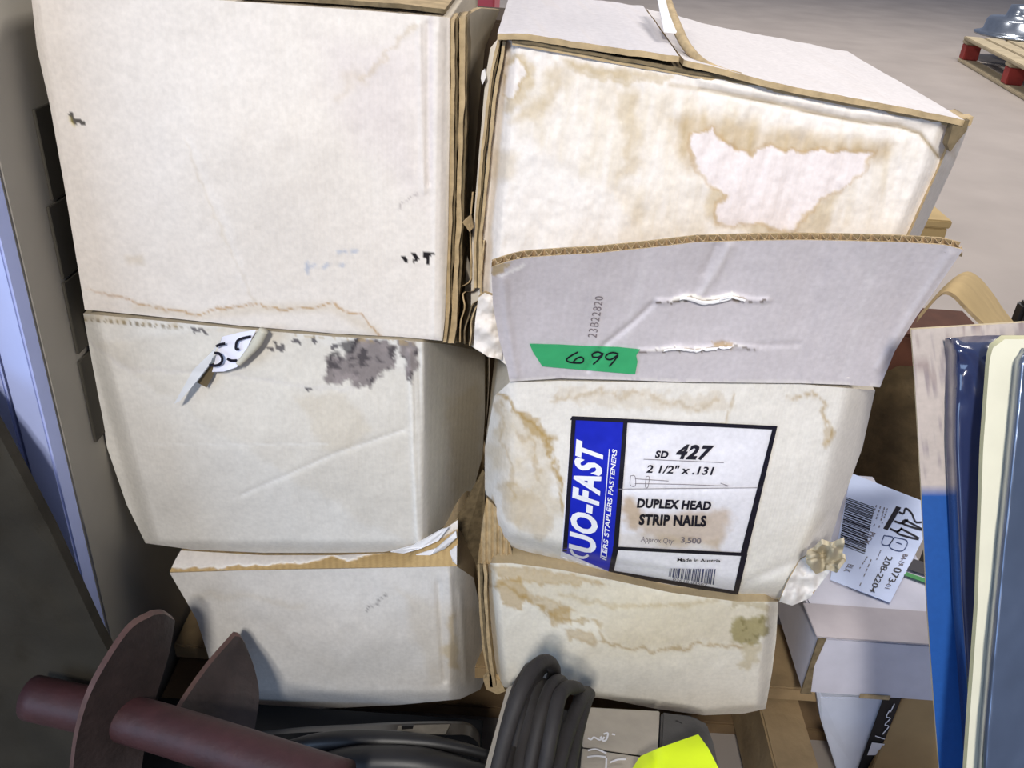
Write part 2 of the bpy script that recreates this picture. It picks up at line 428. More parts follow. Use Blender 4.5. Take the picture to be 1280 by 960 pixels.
# ---- middle left carton
def YC(px, py):
    y = .60 + .0 * px
    y = y + .19 * np.clip((px - 528) / 80, 0, 1.2) ** 1.15
    y = y - .010 * np.exp(-((px - 340) / 170) ** 2 - ((py - 560) / 90) ** 2)
    y = y + crease(px, py, [(507, 537), (420, 567), (302, 619)], 3, .0009) + crease(px, py, [(187, 555), (300, 556), (410, 555)], 2, .0002)
    y = y + crease(px, py, [(512, 440), (516, 560), (522, 680)], 3, -.0016) + crease(px, py, [(524, 440), (528, 560), (530, 680)], 3, .0016)
    y = y + crease(px, py, [(108, 425), (160, 462), (270, 466), (360, 480)], 4, .0005)
    y = y + .0016 * fbm(px, py, 50, 3, 9) + .014 * sstep(20, -6, px - (105 + (py - 395) * .27)) + .012 * sstep(674, 700, py)
    return y
def colC(px, py):
    c = base_col(px, py, (220, 216, 208), .04, 2)
    c = tan(c, .16 * sstep(4, -8, blot(px, py, [(366, 492), (430, 488), (470, 540), (440, 566), (400, 560)], jit=8, sc=20)), 1)
    c = tan(c, .10 * sstep(4, -8, blot(px, py, [(110, 430), (330, 400), (520, 470), (520, 690), (300, 560)], jit=10, sc=25, seed=5)), 1)
    c = tan(c, .14 * sstep(0, 8, px - 530) + .2 * sstep(8, -8, blot(px, py, [(560, 500), (600, 480), (604, 590), (570, 640)], jit=12, seed=4)), 1, (176, 156, 100))
    c = blend(c, .22 * tide(px, py, [(108, 425), (160, 462), (270, 466), (360, 480), (440, 486)], 2.2, 5, 12, 3), (190, 186, 190))
    c = blend(c, .5 * np.exp(-(dline(px, py, [(507, 537), (420, 567), (302, 619)]) / 1.4) ** 2), (238, 236, 232))
    c = blend(c, .55 * np.exp(-(dline(px, py, [(512, 440), (516, 560), (522, 680)]) / 2.2) ** 2), (240, 238, 232))
    c = blend(c, .35 * np.exp(-(dline(px, py, [(187, 555), (300, 556), (410, 555)]) / 1.2) ** 2), (238, 236, 232))
    # mould
    for poly, sd in (([(405, 462), (412, 446), (428, 446), (440, 424), (486, 424), (497, 432), (490, 456), (478, 470), (462, 486), (446, 480), (440, 474), (420, 482), (404, 474)], 1), ([(499, 424), (521, 425), (521, 462), (516, 478), (508, 460), (498, 448)], 2)):
        d = blot(px, py, poly, jit=9, sc=12, seed=sd)
        m_ = sstep(2.5, -2.5, d + 3 * fbm(px, py, 5, 3, sd + 9))
        c = blend(c, .88 * m_, (118, 108, 108))
        c = blend(c, .75 * m_ * sstep(.0, .35, fbm(px, py, 9, 4, sd + 20)), (48, 44, 50))
        c = blend(c, .35 * m_ * sstep(.1, .4, fbm(px, py, 12, 4, sd + 31)), (170, 158, 156))
    for poly in ([(410, 444), (424, 440), (426, 446), (412, 450)], [(424, 428), (450, 424), (440, 444), (428, 440)]):
        c = blend(c, .8 * sstep(2, -2, blot(px, py, poly, jit=6, sc=8, seed=7)), (46, 42, 48))
    for q in ([(334, 434), (340, 437)], [(343, 428), (346, 434), (351, 437), (354, 433)], [(368, 426), (374, 428)], [(392, 425), (394, 426)], [(383, 486), (387, 487)], [(242, 410), (244, 414), (252, 412), (259, 418)], [(415, 434), (420, 432)]):
        c = blend(c, .85 * (tide(px, py, q, 2.6, 3, 6, 3) > .4), (66, 62, 70))
    # crushed flutes along the top fold
    fold = py - (396 + (px - 106) * .078)
    c = tan(c, .75 * (np.sin(px * .78) > .05) * sstep(7, 5, fold) * sstep(1.0, 2.2, fold) * sstep(245, 215, px) * (vnoise(px / 5, py / 5, 3) > -.6), 1, (112, 96, 62))
    c = tan(c, .4 * sstep(8, 3, fold) * sstep(330, 210, px) * sstep(-.3, .3, fbm(px, py, 16, 3, 5)), 1)
    c = tan(c, .5 * sstep(6, 2, fold) * sstep(330, 360, px) * sstep(530, 500, px) * (fbm(px, py, 6, 3, 11) > .1), 1)
    return c
cC = carton('middle left white carton with a grey black mould patch along its top edge',
            [(104, 392), (180, 399), (300, 411), (420, 421), (500, 425), (556, 430), (606, 440)], [(182, 679), (240, 687), (330, 691), (420, 691), (480, 690), (522, 682), (540, 670)],
            [(104, 392), (118, 470), (134, 560), (158, 630), (182, 679)], [(606, 440), (606, 520), (603, 570), (592, 612), (570, 645), (540, 670)],
            YC, .87, colC, (190, 178, 156))

# ---- lower left carton
def YE(px, py):
    y = .60 + .10 * np.clip((px - 560) / 50, 0, 1.2) ** 1.5
    y = y + .05 * np.clip((262 - px + (py - 716) * .3) / 40, 0, 1) ** 2 * 0
    y = y + .0018 * fbm(px, py, 45, 3, 12) + crease(px, py, [(548, 730), (556, 850)], 4, .0025) + crease(px, py, [(575, 740), (582, 850)], 4, -.0025) + crease(px, py, [(562, 720), (568, 800)], 3, -.0018)
    y = y + .02 * sstep(862, 890, py) - .006 * np.exp(-((px - 420) / 120) ** 2 - ((py - 800) / 60) ** 2)
    return y
def colE(px, py):
    c = base_col(px, py, (218, 214, 208), .04, 3)
    c = tan(c, .5 * sstep(3, -5, blot(px, py, [(556, 775), (566, 764), (572, 800), (576, 838), (560, 836), (552, 815), (562, 800)], jit=8, sc=14)), 1)
    c = tan(c, .18 * sstep(10, -10, blot(px, py, [(500, 740), (600, 760), (610, 850), (540, 850)], jit=12, sc=20, seed=3)), 1)
    c = blend(c, .7 * tide(px, py, [(459, 762), (470, 754), (482, 744)], 1.4, 4, 6, 4), (110, 106, 106))
    c = tan(c, .12 * tide(px, py, [(240, 745), (300, 742), (380, 760)], 5, 9, 20, 4), 1)
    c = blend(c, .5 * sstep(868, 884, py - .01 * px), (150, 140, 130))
    return c
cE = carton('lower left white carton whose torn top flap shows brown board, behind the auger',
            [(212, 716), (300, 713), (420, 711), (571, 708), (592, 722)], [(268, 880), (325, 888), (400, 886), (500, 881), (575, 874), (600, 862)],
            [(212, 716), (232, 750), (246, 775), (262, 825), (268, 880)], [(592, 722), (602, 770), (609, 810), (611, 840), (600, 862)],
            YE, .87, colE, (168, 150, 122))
# turned-up torn flap on top
g = coons([(226, 688), (330, 694), (420, 694), (515, 690), (572, 650)], [(212, 715), (300, 712.5), (420, 710), (571, 708)], [(226, 688), (219, 700), (212, 715)], [(572, 650), (572, 680), (571, 708)], 150, 24)
px, py = g[..., 0], g[..., 1]
c = base_col(px, py, (220, 214, 208), .04, 4)
tl = np.interp(px, [211, 290, 362, 417, 430, 450, 520, 545, 571], [711, 709, 706, 695, 701, 697, 678, 676, 662])
kr = sstep(-1.2, 1.2, py - tl - 5 * fbm(px, py, 11, 4, 3))
c = blend(c, kr, (186, 158, 110)); c = blend(c, kr * .5 * (np.sin(px * .75) > .2), (166, 138, 94))
c = blend(c, .55 * np.exp(-((py - tl - 5 * fbm(px, py, 11, 4, 3) + 1.5) / 1.6) ** 2), (240, 236, 228))
Yg = .596 + .016 * np.linspace(1, 0, 25)[:, None] + .0015 * kr
slab('top_flap', PY(px, py, Yg), np.array([0, .003, -.0005]), BOARD, cE, KRAFT, c)
# torn white shreds hanging on the flap
for k, q in enumerate(([(488, 690), (516, 682), (536, 671), (552, 662), (560, 660), (548, 676), (526, 686), (504, 692)], [(520, 694), (545, 686), (560, 674), (570, 664), (571, 672), (556, 686), (538, 694)], [(562, 690), (571, 682), (571, 706), (566, 702), (564, 696)])):
    prism('torn_paper', [PY(x, y, .596 - .003 * k + .002 * (i % 2)) for i, (x, y) in enumerate(q)], (0, .0012, 0), PAPER, cE)
prism('side_flap', [PY(x, y, Y) for x, y, Y in ((574, 648, .655), (606, 590, .66), (606, 790, .69), (596, 735, .68), (574, 706, .66))], (-.002, .004, 0), KRAFT_D, cE)

# ---- upper right carton
def YB(px, py):
    s = (px - 620) / 570
    y = .612 - .030 * s
    y = y + .0022 * fbm(px * 1.0 + .3 * py, py * .35, 34, 3, 5) + .0012 * fbm(px, py, 18, 3, 8)
    y = y + crease(px, py, [(875, 113), (954, 127), (1066, 152), (1122, 158), (1150, 168), (1173, 197)], 3, .002) - .004 * sstep(0, 1, (-8 + dline(px, py, [(875, 100), (1066, 140), (1180, 155)]) * -1 + 20) / 20)
    y = y - .008 * np.exp(-((px - 850) / 200) ** 2 - ((py - 240) / 110) ** 2)
    y = y + .016 * sstep(24, -2, px - np.interp(py, [40, 200, 300, 420], [628, 614, 604, 594])) + .010 * sstep(-20, 4, px - np.interp(py, [150, 200, 300, 470], [1196, 1176, 1132, 1085]))
    return y
def colB(px, py):
    c = base_col(px, py, (230, 223, 216), .03, 5)
    streak = fbm(px + .15 * py, py * .12, 10, 3, 7)
    wp = [(864, 169), (889, 160), (897, 174), (920, 186), (942, 194), (954, 183), (987, 191), (1027, 188), (1066, 194), (1091, 191), (1077, 214), (1055, 233), (1021, 253), (1004, 270), (993, 290), (976, 287), (948, 276), (920, 281), (897, 278), (897, 259), (911, 245), (892, 231), (875, 214), (866, 197)]
    dw = blot(px, py, wp, jit=7, sc=13, seed=1)
    # pale tan soaking right part of the face
    big = blot(px, py, [(640, 70), (700, 85), (900, 120), (1010, 150), (1120, 170), (1150, 190), (1120, 300), (1000, 300), (800, 310), (770, 260), (640, 170)], jit=16, sc=30, seed=2)
    c = tan(c, np.clip(.15 + .22 * streak, 0, 1) * sstep(8, -20, big), 1, (188, 164, 104))
    up = blot(px, py, [(840, 150), (880, 146), (960, 160), (1060, 172), (1118, 184), (1100, 200), (1020, 202), (950, 200), (880, 190), (862, 214), (846, 190)], jit=8, sc=16, seed=5)
    c = tan(c, .56 * sstep(14, -12, up) * (1 + .3 * streak), 1, (168, 138, 78))
    c = tan(c, .5 * sstep(8, -4, blot(px, py, [(893, 232), (912, 244), (898, 262), (898, 280), (886, 270), (884, 246)], jit=5, seed=6)), 1)
    c = tan(c, .4 * sstep(6, -6, blot(px, py, [(915, 284), (960, 278), (990, 290), (1000, 268), (1050, 240), (1030, 300), (940, 304)], jit=7, seed=7)), 1)
    c = blend(c, .95 * sstep(1.5, -1.5, dw), (226, 216, 214))
    c = tan(c, .4 * np.exp(-((dw - 2.5) / 2.2) ** 2), 1, (170, 132, 76))
    # left corner stains
    l1 = blot(px, py, [(634, 68), (655, 64), (668, 84), (664, 120), (640, 145), (630, 140), (630, 70)], jit=8, sc=12, seed=8)
    c = tan(c, .5 * sstep(4, -6, l1), 1)
    l2 = blot(px, py, [(632, 84), (650, 72), (657, 92), (648, 108), (640, 122), (630, 118)], jit=5, sc=8, seed=9)
    c = blend(c, .95 * sstep(1.5, -1.5, l2), (232, 224, 218)); c = tan(c, .35 * np.exp(-((l2 - 1.5) / 2) ** 2), 1)
    t1 = blot(px, py, [(700, 68), (760, 82), (840, 96), (826, 104), (800, 100), (780, 106), (760, 98), (744, 100), (726, 92), (708, 84)], jit=6, sc=10, seed=10)
    c = tan(c, .62 * sstep(4, -8, t1) + .3 * np.exp(-((t1) / 2) ** 2) * sstep(84, 92, py), 1)
    c = tan(c, .42 * sstep(10, -8, blot(px, py, [(690, 80), (712, 84), (690, 140), (662, 150), (640, 150), (680, 120)], jit=10, seed=11)), 1)
    c = tan(c, .38 * sstep(10, -8, blot(px, py, [(770, 110), (800, 112), (798, 220), (776, 226), (780, 170)], jit=12, sc=16, seed=12)), 1)
    c = tan(c, .32 * sstep(8, -8, blot(px, py, [(610, 180), (646, 190), (640, 226), (612, 224)], jit=8, seed=13)), 1)
    c = tan(c, .2 * sstep(10, -8, blot(px, py, [(780, 230), (806, 240), (800, 312), (778, 300)], jit=12, seed=14)), 1)
    # folded strip below the lid and its dark cut line
    fl_ = [(838, 108), (875, 113), (954, 127), (1010, 140), (1066, 152), (1122, 158), (1150, 168), (1173, 197)]
    c = blend(c, .4 * sstep(3, -5, sdf(px, py, [(850, 92), (960, 110), (1120, 140), (1196, 156), (1180, 195), (1150, 168), (1122, 158), (1066, 152), (954, 127), (875, 113)])), (234, 226, 216))
    c = blend(c, .75 * np.exp(-(dline(px + 2 * fbm(px, py, 12, 2), py, fl_) / 1.3) ** 2) * sstep(860, 960, px), (96, 78, 48))
    c = tan(c, .4 * np.exp(-(dline(px, py + 2, fl_) / 3) ** 2), 1)
    return c
cB = carton('upper right white carton with a large brown water stain and visible top',
            [(632, 50), (700, 60), (760, 72), (840, 88), (920, 102), (1000, 118), (1100, 138), (1194, 156)], [(594, 425), (640, 462), (860, 470), (1000, 471), (1085, 474)],
            [(632, 50), (622, 110), (612, 200), (603, 300), (597, 380), (594, 425)], [(1194, 156), (1176, 200), (1132, 300), (1085, 474)],
            YB, .86, colB, (206, 196, 180))
# the two closed lid flaps
def lid(front, y0, depth, seed, rgbs, R, name='top_flap'):
    n = 70; f_ = resample(front, n, True)
    x = f_[:, 0]; yy = f_[:, 1] + 1.2 * fbm(x, x * 0 + seed, 22, 3, seed)
    e = PY(x, yy, y0(x) + .003 * fbm(x, x * 0, 30, 3, seed + 4))
    ts = np.linspace(depth, 0, 50)
    g = np.stack([e + np.array([0, t, 0]) for t in ts], 0)
    sx = np.linspace(0, 1, n + 1)[None, :]; st = ts[:, None] / depth
    g[..., 2] += .0015 * fbm(sx * 30 + 0 * st, st * 14 + 0 * sx, 6, 3, seed) * (st > .02)
    cc = base_col(sx * 300 + 0 * st, st * 260 + 0 * sx, rgbs, .05, seed)
    nn = fbm(sx * 300 + st * 90, st * 40 + 0 * sx, 16, 4, seed + 8)
    cc = blend(cc, .4 * sstep(.15, .5, nn), (206, 198, 194))
    return slab(name, g, np.array([0, 0, -.0038]), FLAPB, R, KRAFT, cc)
yl = lambda x: .606 - .030 * (x - 620) / 570
lid([(622, 42), (660, 43), (720, 52), (790, 62), (850, 71)], lambda x: yl(x) - .002, .25, 1, (204, 199, 200), cB)
lid([(856, 75), (880, 80), (930, 93), (980, 106), (1060, 121), (1140, 136), (1206, 150)], lambda x: yl(x) - .004, .25, 2, (208, 202, 200), cB)
# inner lid layers seen as a dark and a brown line under the lid edge
for k, (dy, mm) in enumerate(((6, KRAFT_D), (10.5, KRAFT))):
    fr = resample([(640, 48), (700, 58), (760, 69), (840, 84), (920, 98), (1000, 113), (1100, 131), (1196, 151)], 60)
    e = PY(fr[:, 0], fr[:, 1] + dy - 6.5 + 1.2 * fbm(fr[:, 0], fr[:, 0] * 0, 30, 3, 30 + k), yl(fr[:, 0]) + .0015 + .002 * k)
    g = np.stack([e + np.array([0, t, .0]) for t in (.06, .03, 0)], 0)
    slab('inner_flap', g, np.array([0, 0, -.0022]), mm, cB, mm)
# rolled-up lip at the seam between the lid flaps
sm = [(926, 95, .588), (900, 89, .592), (876, 78, .602), (858, 60, .625), (846, 36, .665), (836, 8, .72), (830, -14, .78)]
tube('seam_lip', [PY(x, y, Y) + np.array([0, 0, .001]) for x, y, Y in sm], [.0012, .0030, .0036, .0034, .003, .003], KRAFT, cB, 8)
prism('seam_strip', [PY(x, y, Y) + np.array([0, 0, .002]) for x, y, Y in ((829, 44, .648), (846, 46, .648), (836, 0, .74), (820, -2, .74))], (0, 0, .0012), PAPER, cB)
# side flap layers on its left
g = coons([(613, 60), (626, 44)], [(588, 432), (600, 440)], [(613, 60), (607, 95), (598, 200), (590, 300), (588, 432)], [(626, 44), (618, 110), (609, 200), (600, 300), (600, 440)], 6, 60)
slab('side_flap', PY(g[..., 0], g[..., 1], .634 + 0 * g[..., 0] - .004 * np.linspace(0, 1, 7)[None, :]), np.array([.002, .012, 0]), mat('side_board', (214, 206, 194), .8, var=.08, nscale=50), cB, KRAFT)
for k, (dx, wd, y, mm) in enumerate(((-3, 4, .614, KRAFT), (-7.5, 3, .62, KRAFT_D), (-10.5, 3.5, .617, KRAFT))):
    strip('flap_edge', [(632 + dx, 52 - k), (621 + dx, 110), (611 + dx, 200), (602 + dx * .9, 300), (599 + dx * .6, 360)], wd, y, y, mm, cB, thick=.03, seed=k + 10)
# crumpled torn plies at the lower left corner
for k, (q, mm) in enumerate((
        ([(590, 240), (587, 280), (588, 335), (586, 352), (572, 362), (568, 392), (566, 410), (570, 428)], KRAFT),
        ([(598, 250), (594, 300), (593, 340), (592, 362), (578, 366), (580, 384), (575, 402), (574, 428)], KRAFT),
        ([(602, 262), (597, 310), (598, 350), (600, 372), (590, 380), (585, 396), (580, 412), (580, 430)], KRAFT_D),
        ([(604, 300), (600, 350), (600, 376), (594, 384), (588, 402), (588, 416), (586, 432)], KRAFT))):
    p = resample(q, 40, True); Y0 = .612 + .006 * (3 - k)
    g = np.stack([PY(p[:, 0], p[:, 1], Y0 + .001 * np.sin(np.arange(41))), PY(p[:, 0] + 3.5, p[:, 1], Y0 + .05)], 1)
    slab('torn_ply', g, np.array([.0011, 0, 0]), mm, cB, mm)
prism('torn_scrap', [PY(x, y, Y) for x, y, Y in ((578, 278, .605), (589, 268, .612), (592, 284, .615), (587, 290, .608))], (0, .002, 0), KRAFT, cB)
prism('torn_scrap', [PY(x, y, .625) for x, y in ((602, 90), (606, 86), (608, 96), (603, 106), (601, 98))], (0, .002, 0), PAPER, cB)
# bulged white paper folds next to the plies
g = coons([(598, 372), (606, 366), (622, 372)], [(592, 434), (610, 446), (628, 450)], [(598, 372), (594, 400), (592, 434)], [(622, 372), (626, 410), (628, 450)], 24, 40)
px, py = g[..., 0], g[..., 1]
slab('corner_fold', PY(px, py,   .604 - .0035 * fbm(px + .5 * py, py, 16, 3, 77) - .0016 * np.sin((py - .6 * px) * .16) - .005 * np.sin((px - 592) / 36 * 3.1)), np.array([0, .004, 0]), BOARD, cB, KRAFT, base_col(px, py, (230, 222, 214), .03, 6))
# right corner: crushed edge and side sliver
g = coons([(1196, 156), (1215, 148)], [(1098, 400), (1112, 404)], [(1196, 156), (1176, 206), (1132, 304), (1098, 400)], [(1215, 148), (1192, 206), (1146, 304), (1112, 404)], 6, 50)
px, py = g[..., 0], g[..., 1]
slab('side_flap', PY(px, py, .588 + .05 * np.linspace(0, 1, 7)[None, :] + 0 * px), np.array([.0, .03, 0]), BOARD, cB, KRAFT, blend(base_col(px, py, (204, 198, 192), .06, 8), .5 * sstep(.1, .4, fbm(px, py, 12, 3, 4)) * sstep(230, 160, py), (150, 120, 76)))
for k, (q) in enumerate(([(1192, 154), (1212, 150), (1208, 164), (1196, 178), (1188, 190), (1184, 182)], [(1200, 148), (1217, 146), (1214, 156), (1202, 160)])):
    prism('torn_corner', [PY(x, y, .572 + .004 * k) for x, y in q], (0, .008, 0), KRAFT_D if k == 0 else KRAFT, cB)

# ---- lower right carton
def YF_(px, py):
    y = .60 + .0018 * fbm(px, py, 40, 3, 22) - .008 * np.exp(-((px - 780) / 120) ** 2 - ((py - 810) / 60) ** 2)
    y = y + .03 * sstep(18, -4, px - np.interp(py, [704, 860], [607, 622])) ** 2 + .02 * sstep(-14, 3, px - np.interp(py, [750, 886], [972, 957])) + .014 * sstep(-8, 6, py - np.interp(px, [622, 760, 880, 957], [858, 874, 893, 886]))
    return y
def colF(px, py):
    c = base_col(px, py, (226, 220, 206), .04, 9)
    td = [(606, 728), (630, 732), (662, 748), (690, 772), (720, 776), (742, 776), (752, 796), (766, 808), (800, 812), (846, 814), (875, 803), (903, 809), (930, 812)]
    c = tan(c, .22 * sstep(6, -10, blot(px, py, td + [(975, 760), (900, 750), (700, 710), (606, 706)], jit=8, sc=14, seed=3)), 1)
    c = tan(c, .5 * tide(px, py, td, 2.2, 9, 11, 4), 1.2, (164, 134, 74))
    for poly, k, sd in (([(622, 726), (648, 724), (658, 742), (650, 762), (634, 758), (626, 742)], .55, 1), ([(684, 764), (712, 762), (714, 778), (690, 782)], .5, 2), ([(706, 788), (740, 790), (744, 804), (712, 800)], .4, 3), ([(612, 708), (700, 716), (760, 730), (700, 730), (630, 722)], .4, 4), ([(650, 742), (690, 752), (720, 765), (690, 768)], .3, 6)):
        d = blot(px, py, poly, jit=8, sc=9, seed=sd)
        c = tan(c, k * sstep(3, -4, d) + .35 * np.exp(-(d / 2) ** 2), 1, (172, 138, 70))
    c = tan(c, .4 * tide(px, py, [(700, 742), (760, 757), (830, 758), (900, 750)], 3, 6, 10, 9), 1)
    d = blot(px, py, [(912, 772), (940, 770), (958, 768), (960, 790), (948, 804), (934, 808), (914, 800)], jit=9, sc=9, seed=12)
    c = tan(c, .8 * sstep(3, -3, d), 1, (146, 134, 80))
    c = tan(c, .55 * sstep(.1, .4, fbm(px, py, 8, 3, 6)) * sstep(2, -4, d), 1, (104, 94, 52))
    d = blot(px, py, [(928, 806), (950, 804), (946, 826), (934, 838), (918, 834), (930, 824)], jit=7, sc=8, seed=14)
    c = tan(c, .45 * sstep(3, -3, d), 1, (170, 150, 92))
    d = blot(px, py, [(912, 750), (960, 752), (958, 764), (930, 758), (914, 760)], jit=7, sc=6, seed=15)
    c = tan(c, .5 * sstep(2, -2, d), 1, (160, 140, 90))
    return c
cF = carton('lower right white carton with a greenish mould spot, behind the coiled black cord',
            [(607, 704), (640, 704), (700, 712), (761, 724), (840, 741), (921, 752), (973, 752)], [(622, 858), (700, 867), (760, 874), (820, 886), (880, 894), (930, 892), (957, 886)],
            [(607, 704), (609, 760), (614, 820), (622, 858)], [(973, 752), (970, 800), (965, 840), (957, 886)], YF_, .86, colF, (176, 158, 126))
# upright brown inner flap and worn plies on its left edge
g = coons([(608, 622), (626, 640), (640, 690)], [(598, 704), (640, 708)], [(608, 622), (602, 660), (598, 704)], [(640, 690), (640, 698), (640, 708)], 30, 30)
px, py = g[..., 0], g[..., 1]
slab('inner_flap', PY(px, py, .612 + .0016 * np.sin(px * .9) + .0008 * px * 0), np.array([0, .004, 0]), KRAFT, cF, KRAFT_D)
for k, (dx, wd, mm) in enumerate(((-2, 4, KRAFT), (-6, 3, KRAFT_D), (-9, 3.5, KRAFT))):
    strip('flap_edge', [(606 + dx, 706), (608 + dx, 760), (612 + dx * .9, 815), (618 + dx * .7, 858 + k)], wd, .606 + .006 * k, .606 + .006 * k, mm, cF, thick=.03, seed=k + 20)
prism('torn_corner', [PY(x, y, .612) for x, y in ((604, 850), (612, 842), (626, 852), (632, 864), (622, 868), (608, 862))], (0, .006, 0), KRAFT, cF)

# ---- middle right carton: product label, opened flap
BOT_X = [606, 612, 634, 660, 709, 761, 840, 921, 985, 1012]
BOT_Y = [640, 655, 682, 690, 701, 717, 735, 746, 750, 742]
def YD(px, py):
    y = .597 + .085 * np.clip((648 - px) / 44, 0, 1.3) ** 2 * .55
    y = y + .05 * np.clip((px - np.interp(py, [480, 640, 750], [1055, 1015, 970])) / 42, 0, 1.3) ** 2
    y = y - .016 * np.exp(-((px - 830) / 170) ** 2 - ((py - 640) / 90) ** 2)
    y = y + .022 * np.clip((py - (np.interp(px, BOT_X, BOT_Y) - 26)) / 26, 0, 1.2) ** 2
    y = y + .0013 * fbm(px, py, 36, 3, 31) + crease(px, py, [(620, 690), (640, 675), (700, 690), (770, 705), (850, 716)], 4, .0022)
    y = y + crease(px, py, [(770, 611), (850, 612), (950, 609)], 2.5, .0008) + crease(px, py, [(930, 730), (1000, 700), (1040, 640)], 6, .0022)
    return y
def colD(px, py):
    c = base_col(px, py, (224, 219, 211), .035, 12)
    c = tan(c, .30 * sstep(8, -8, blot(px, py, [(622, 486), (640, 510), (690, 545), (688, 590), (700, 640), (680, 670), (640, 650), (614, 580)], jit=14, sc=18, seed=1)) * (1 + .7 * fbm(px, py, 14, 3, 2)), 1)
    for q, k in (([(621, 488), (642, 512), (668, 536), (690, 548), (684, 566), (690, 584), (700, 612), (704, 640)], .6), ([(622, 500), (626, 540), (640, 580), (640, 620)], .3), ([(990, 496), (1012, 492), (1024, 498), (1034, 520), (1042, 540), (1034, 560)], .5), ([(920, 488), (914, 512), (904, 530)], .35), ([(690, 500), (740, 490), (800, 496), (870, 508), (900, 500)], .28), ([(650, 545), (668, 560), (676, 600)], .3)):
        c = tan(c, 1.35 * k * tide(px, py, q, 3.0, 11, 11, int(q[0][0]) % 7), 1, (166, 136, 76))
    for poly, k, sd in (([(640, 510), (662, 520), (690, 545), (690, 560), (668, 548), (650, 530)], .5, 3), ([(690, 568), (702, 590), (704, 612), (694, 600)], .5, 4), ([(1030, 530), (1046, 536), (1042, 552), (1028, 556)], .35, 5), ([(690, 484), (760, 486), (860, 494), (900, 488), (910, 510), (840, 514), (740, 506), (700, 500)], .16, 6), ([(620, 600), (660, 610), (690, 650), (680, 680), (640, 660)], .2, 7)):
        c = tan(c, 1.3 * k * sstep(2, -3, blot(px, py, poly, jit=13, sc=12, seed=sd)), 1, (170, 140, 80))
    c = tan(c, .4 * sstep(-7, 2, py - np.interp(px, BOT_X, BOT_Y)) * sstep(.0, .3, fbm(px, py, 12, 3, 6) + .1), 1)
    c = blend(c, .4 * np.exp(-(dline(px, py, [(930, 730), (1000, 700), (1040, 640)]) / 3) ** 2), (236, 232, 228))
    return c
cD = carton('middle right white carton with a blue printed product label and raised front flap',
            [(637, 478), (700, 476), (870, 479), (1000, 480), (1094, 488)], list(zip(BOT_X[1:], BOT_Y[1:])),
            [(637, 478), (618, 495), (606, 560), (606, 610), (612, 655)], [(1094, 488), (1078, 560), (1052, 630), (1034, 690), (1012, 742)],
            YD, .86, colD, (200, 190, 172))
def sD(eps):
    def f(px, py):
        px = np.asarray(px, float); py = np.minimum(np.asarray(py, float), np.interp(px, BOT_X, BOT_Y) - 2.5)
        return PY(px, py, YD(px, py) - eps)
    return f
# product label
LAB = [(700, 703), (921, 744), (971, 534), (715, 520)]        # BL BR TR TL
s, t = np.meshgrid(np.linspace(0, 1, 90), np.linspace(0, 1, 74)); q = quadmap(LAB, s, t); px, py = q[..., 0], q[..., 1]
c = base_col(px, py, (228, 226, 232), .02, 15)
c = tan(c, .75 * sstep(4, -6, blot(px, py, [(776, 622), (792, 616), (806, 640), (800, 660), (784, 664)], jit=8, seed=2)), 1, (176, 146, 104))
c = tan(c, .6 * sstep(8, -8, blot(px, py, [(800, 650), (850, 640), (908, 636), (912, 650), (900, 684), (840, 680), (800, 672)], jit=10, seed=4)), 1, (176, 146, 104))
c = tan(c, .22 * sstep(4, -4, blot(px, py, [(770, 664), (900, 676), (900, 690), (766, 684)], jit=5, seed=5)), 1)
lab = link('product_label', sD(.0006)(px, py).reshape(-1, 3), grid_faces(89, 73, 0, True), mat_print('label_paper', 60, .02, .5, .4), cD, True, c)
lab['label'] = 'white product label with a blue band and black frame'
L = lambda x, y: (680 + .2707 * x, 500 + .2707 * y)
BQ = [(702, 690), (764, 714), (781.5, 526), (716, 522)]
patch('blue_band', [L(85, 700), L(318, 800), L(378, 98), L(130, 88)], sD(.0014), BLUE, lab, 40, 90)
fr = [[L(120, 92), L(1072, 138), L(1076, 120), L(130, 74)], [L(86, 700), L(106, 700), L(148, 76), L(128, 76)], [L(318, 700), L(342, 700), L(386, 100), L(366, 98)],
      [L(905, 718), L(936, 718), L(1078, 122), L(1058, 122)], [L(870, 905), L(895, 905), L(940, 712), L(912, 712)], [L(318, 692), L(932, 722), L(934, 706), L(318, 676)],
      [L(300, 802), L(885, 904), L(888, 884), L(305, 786)], [L(296, 800), L(320, 800), L(344, 690), L(318, 690)]]
many_patches('black_frame', fr, sD(.0019), INK, lab, 30, 30)
T = sD(.0025)
def LQ(*p): return [L(*a) for a in p]
# vertical brand lettering, reading upward; the D is folded under the carton's edge
lettering('UO-FAST', LQ((238, 712), (278, 218), (148, 180), (112, 690)), T, WHITE_INK, lab, bold=.04, shear=.12, space=1.08)
lettering('ILERS STAPLERS FASTENERS', LQ((288, 742), (338, 228), (316, 226), (266, 738)), T, WHITE_INK, lab, bold=.02, shear=.15)
strokes('lettering', [[L(122, 690), L(140, 715), L(180, 728), L(205, 716)]], 3.2, T, WHITE_INK, lab)
many_patches('rule', [LQ((260, 730), (264, 730), (304, 226), (300, 226))], T, WHITE_INK, lab, 1, 20)
lettering('SD', LQ((512, 268), (572, 270), (578, 236), (516, 232)), T, INK, lab, .045, .1, space=1.1)
lettering('427', LQ((604, 274), (768, 280), (788, 210), (618, 203)), T, INK, lab, .05, .18, space=1.15)
lettering('2 1/2" x .131', LQ((470, 336), (780, 348), (788, 308), (476, 298)), T, INK, lab, .025, .12)
lettering('DUPLEX HEAD', LQ((428, 498), (768, 510), (777, 468), (434, 454)), T, INK, lab, .05, space=1.06)
lettering('STRIP NAILS', LQ((436, 578), (748, 586), (753, 534), (442, 526)), T, INK, lab, .05, space=1.06)
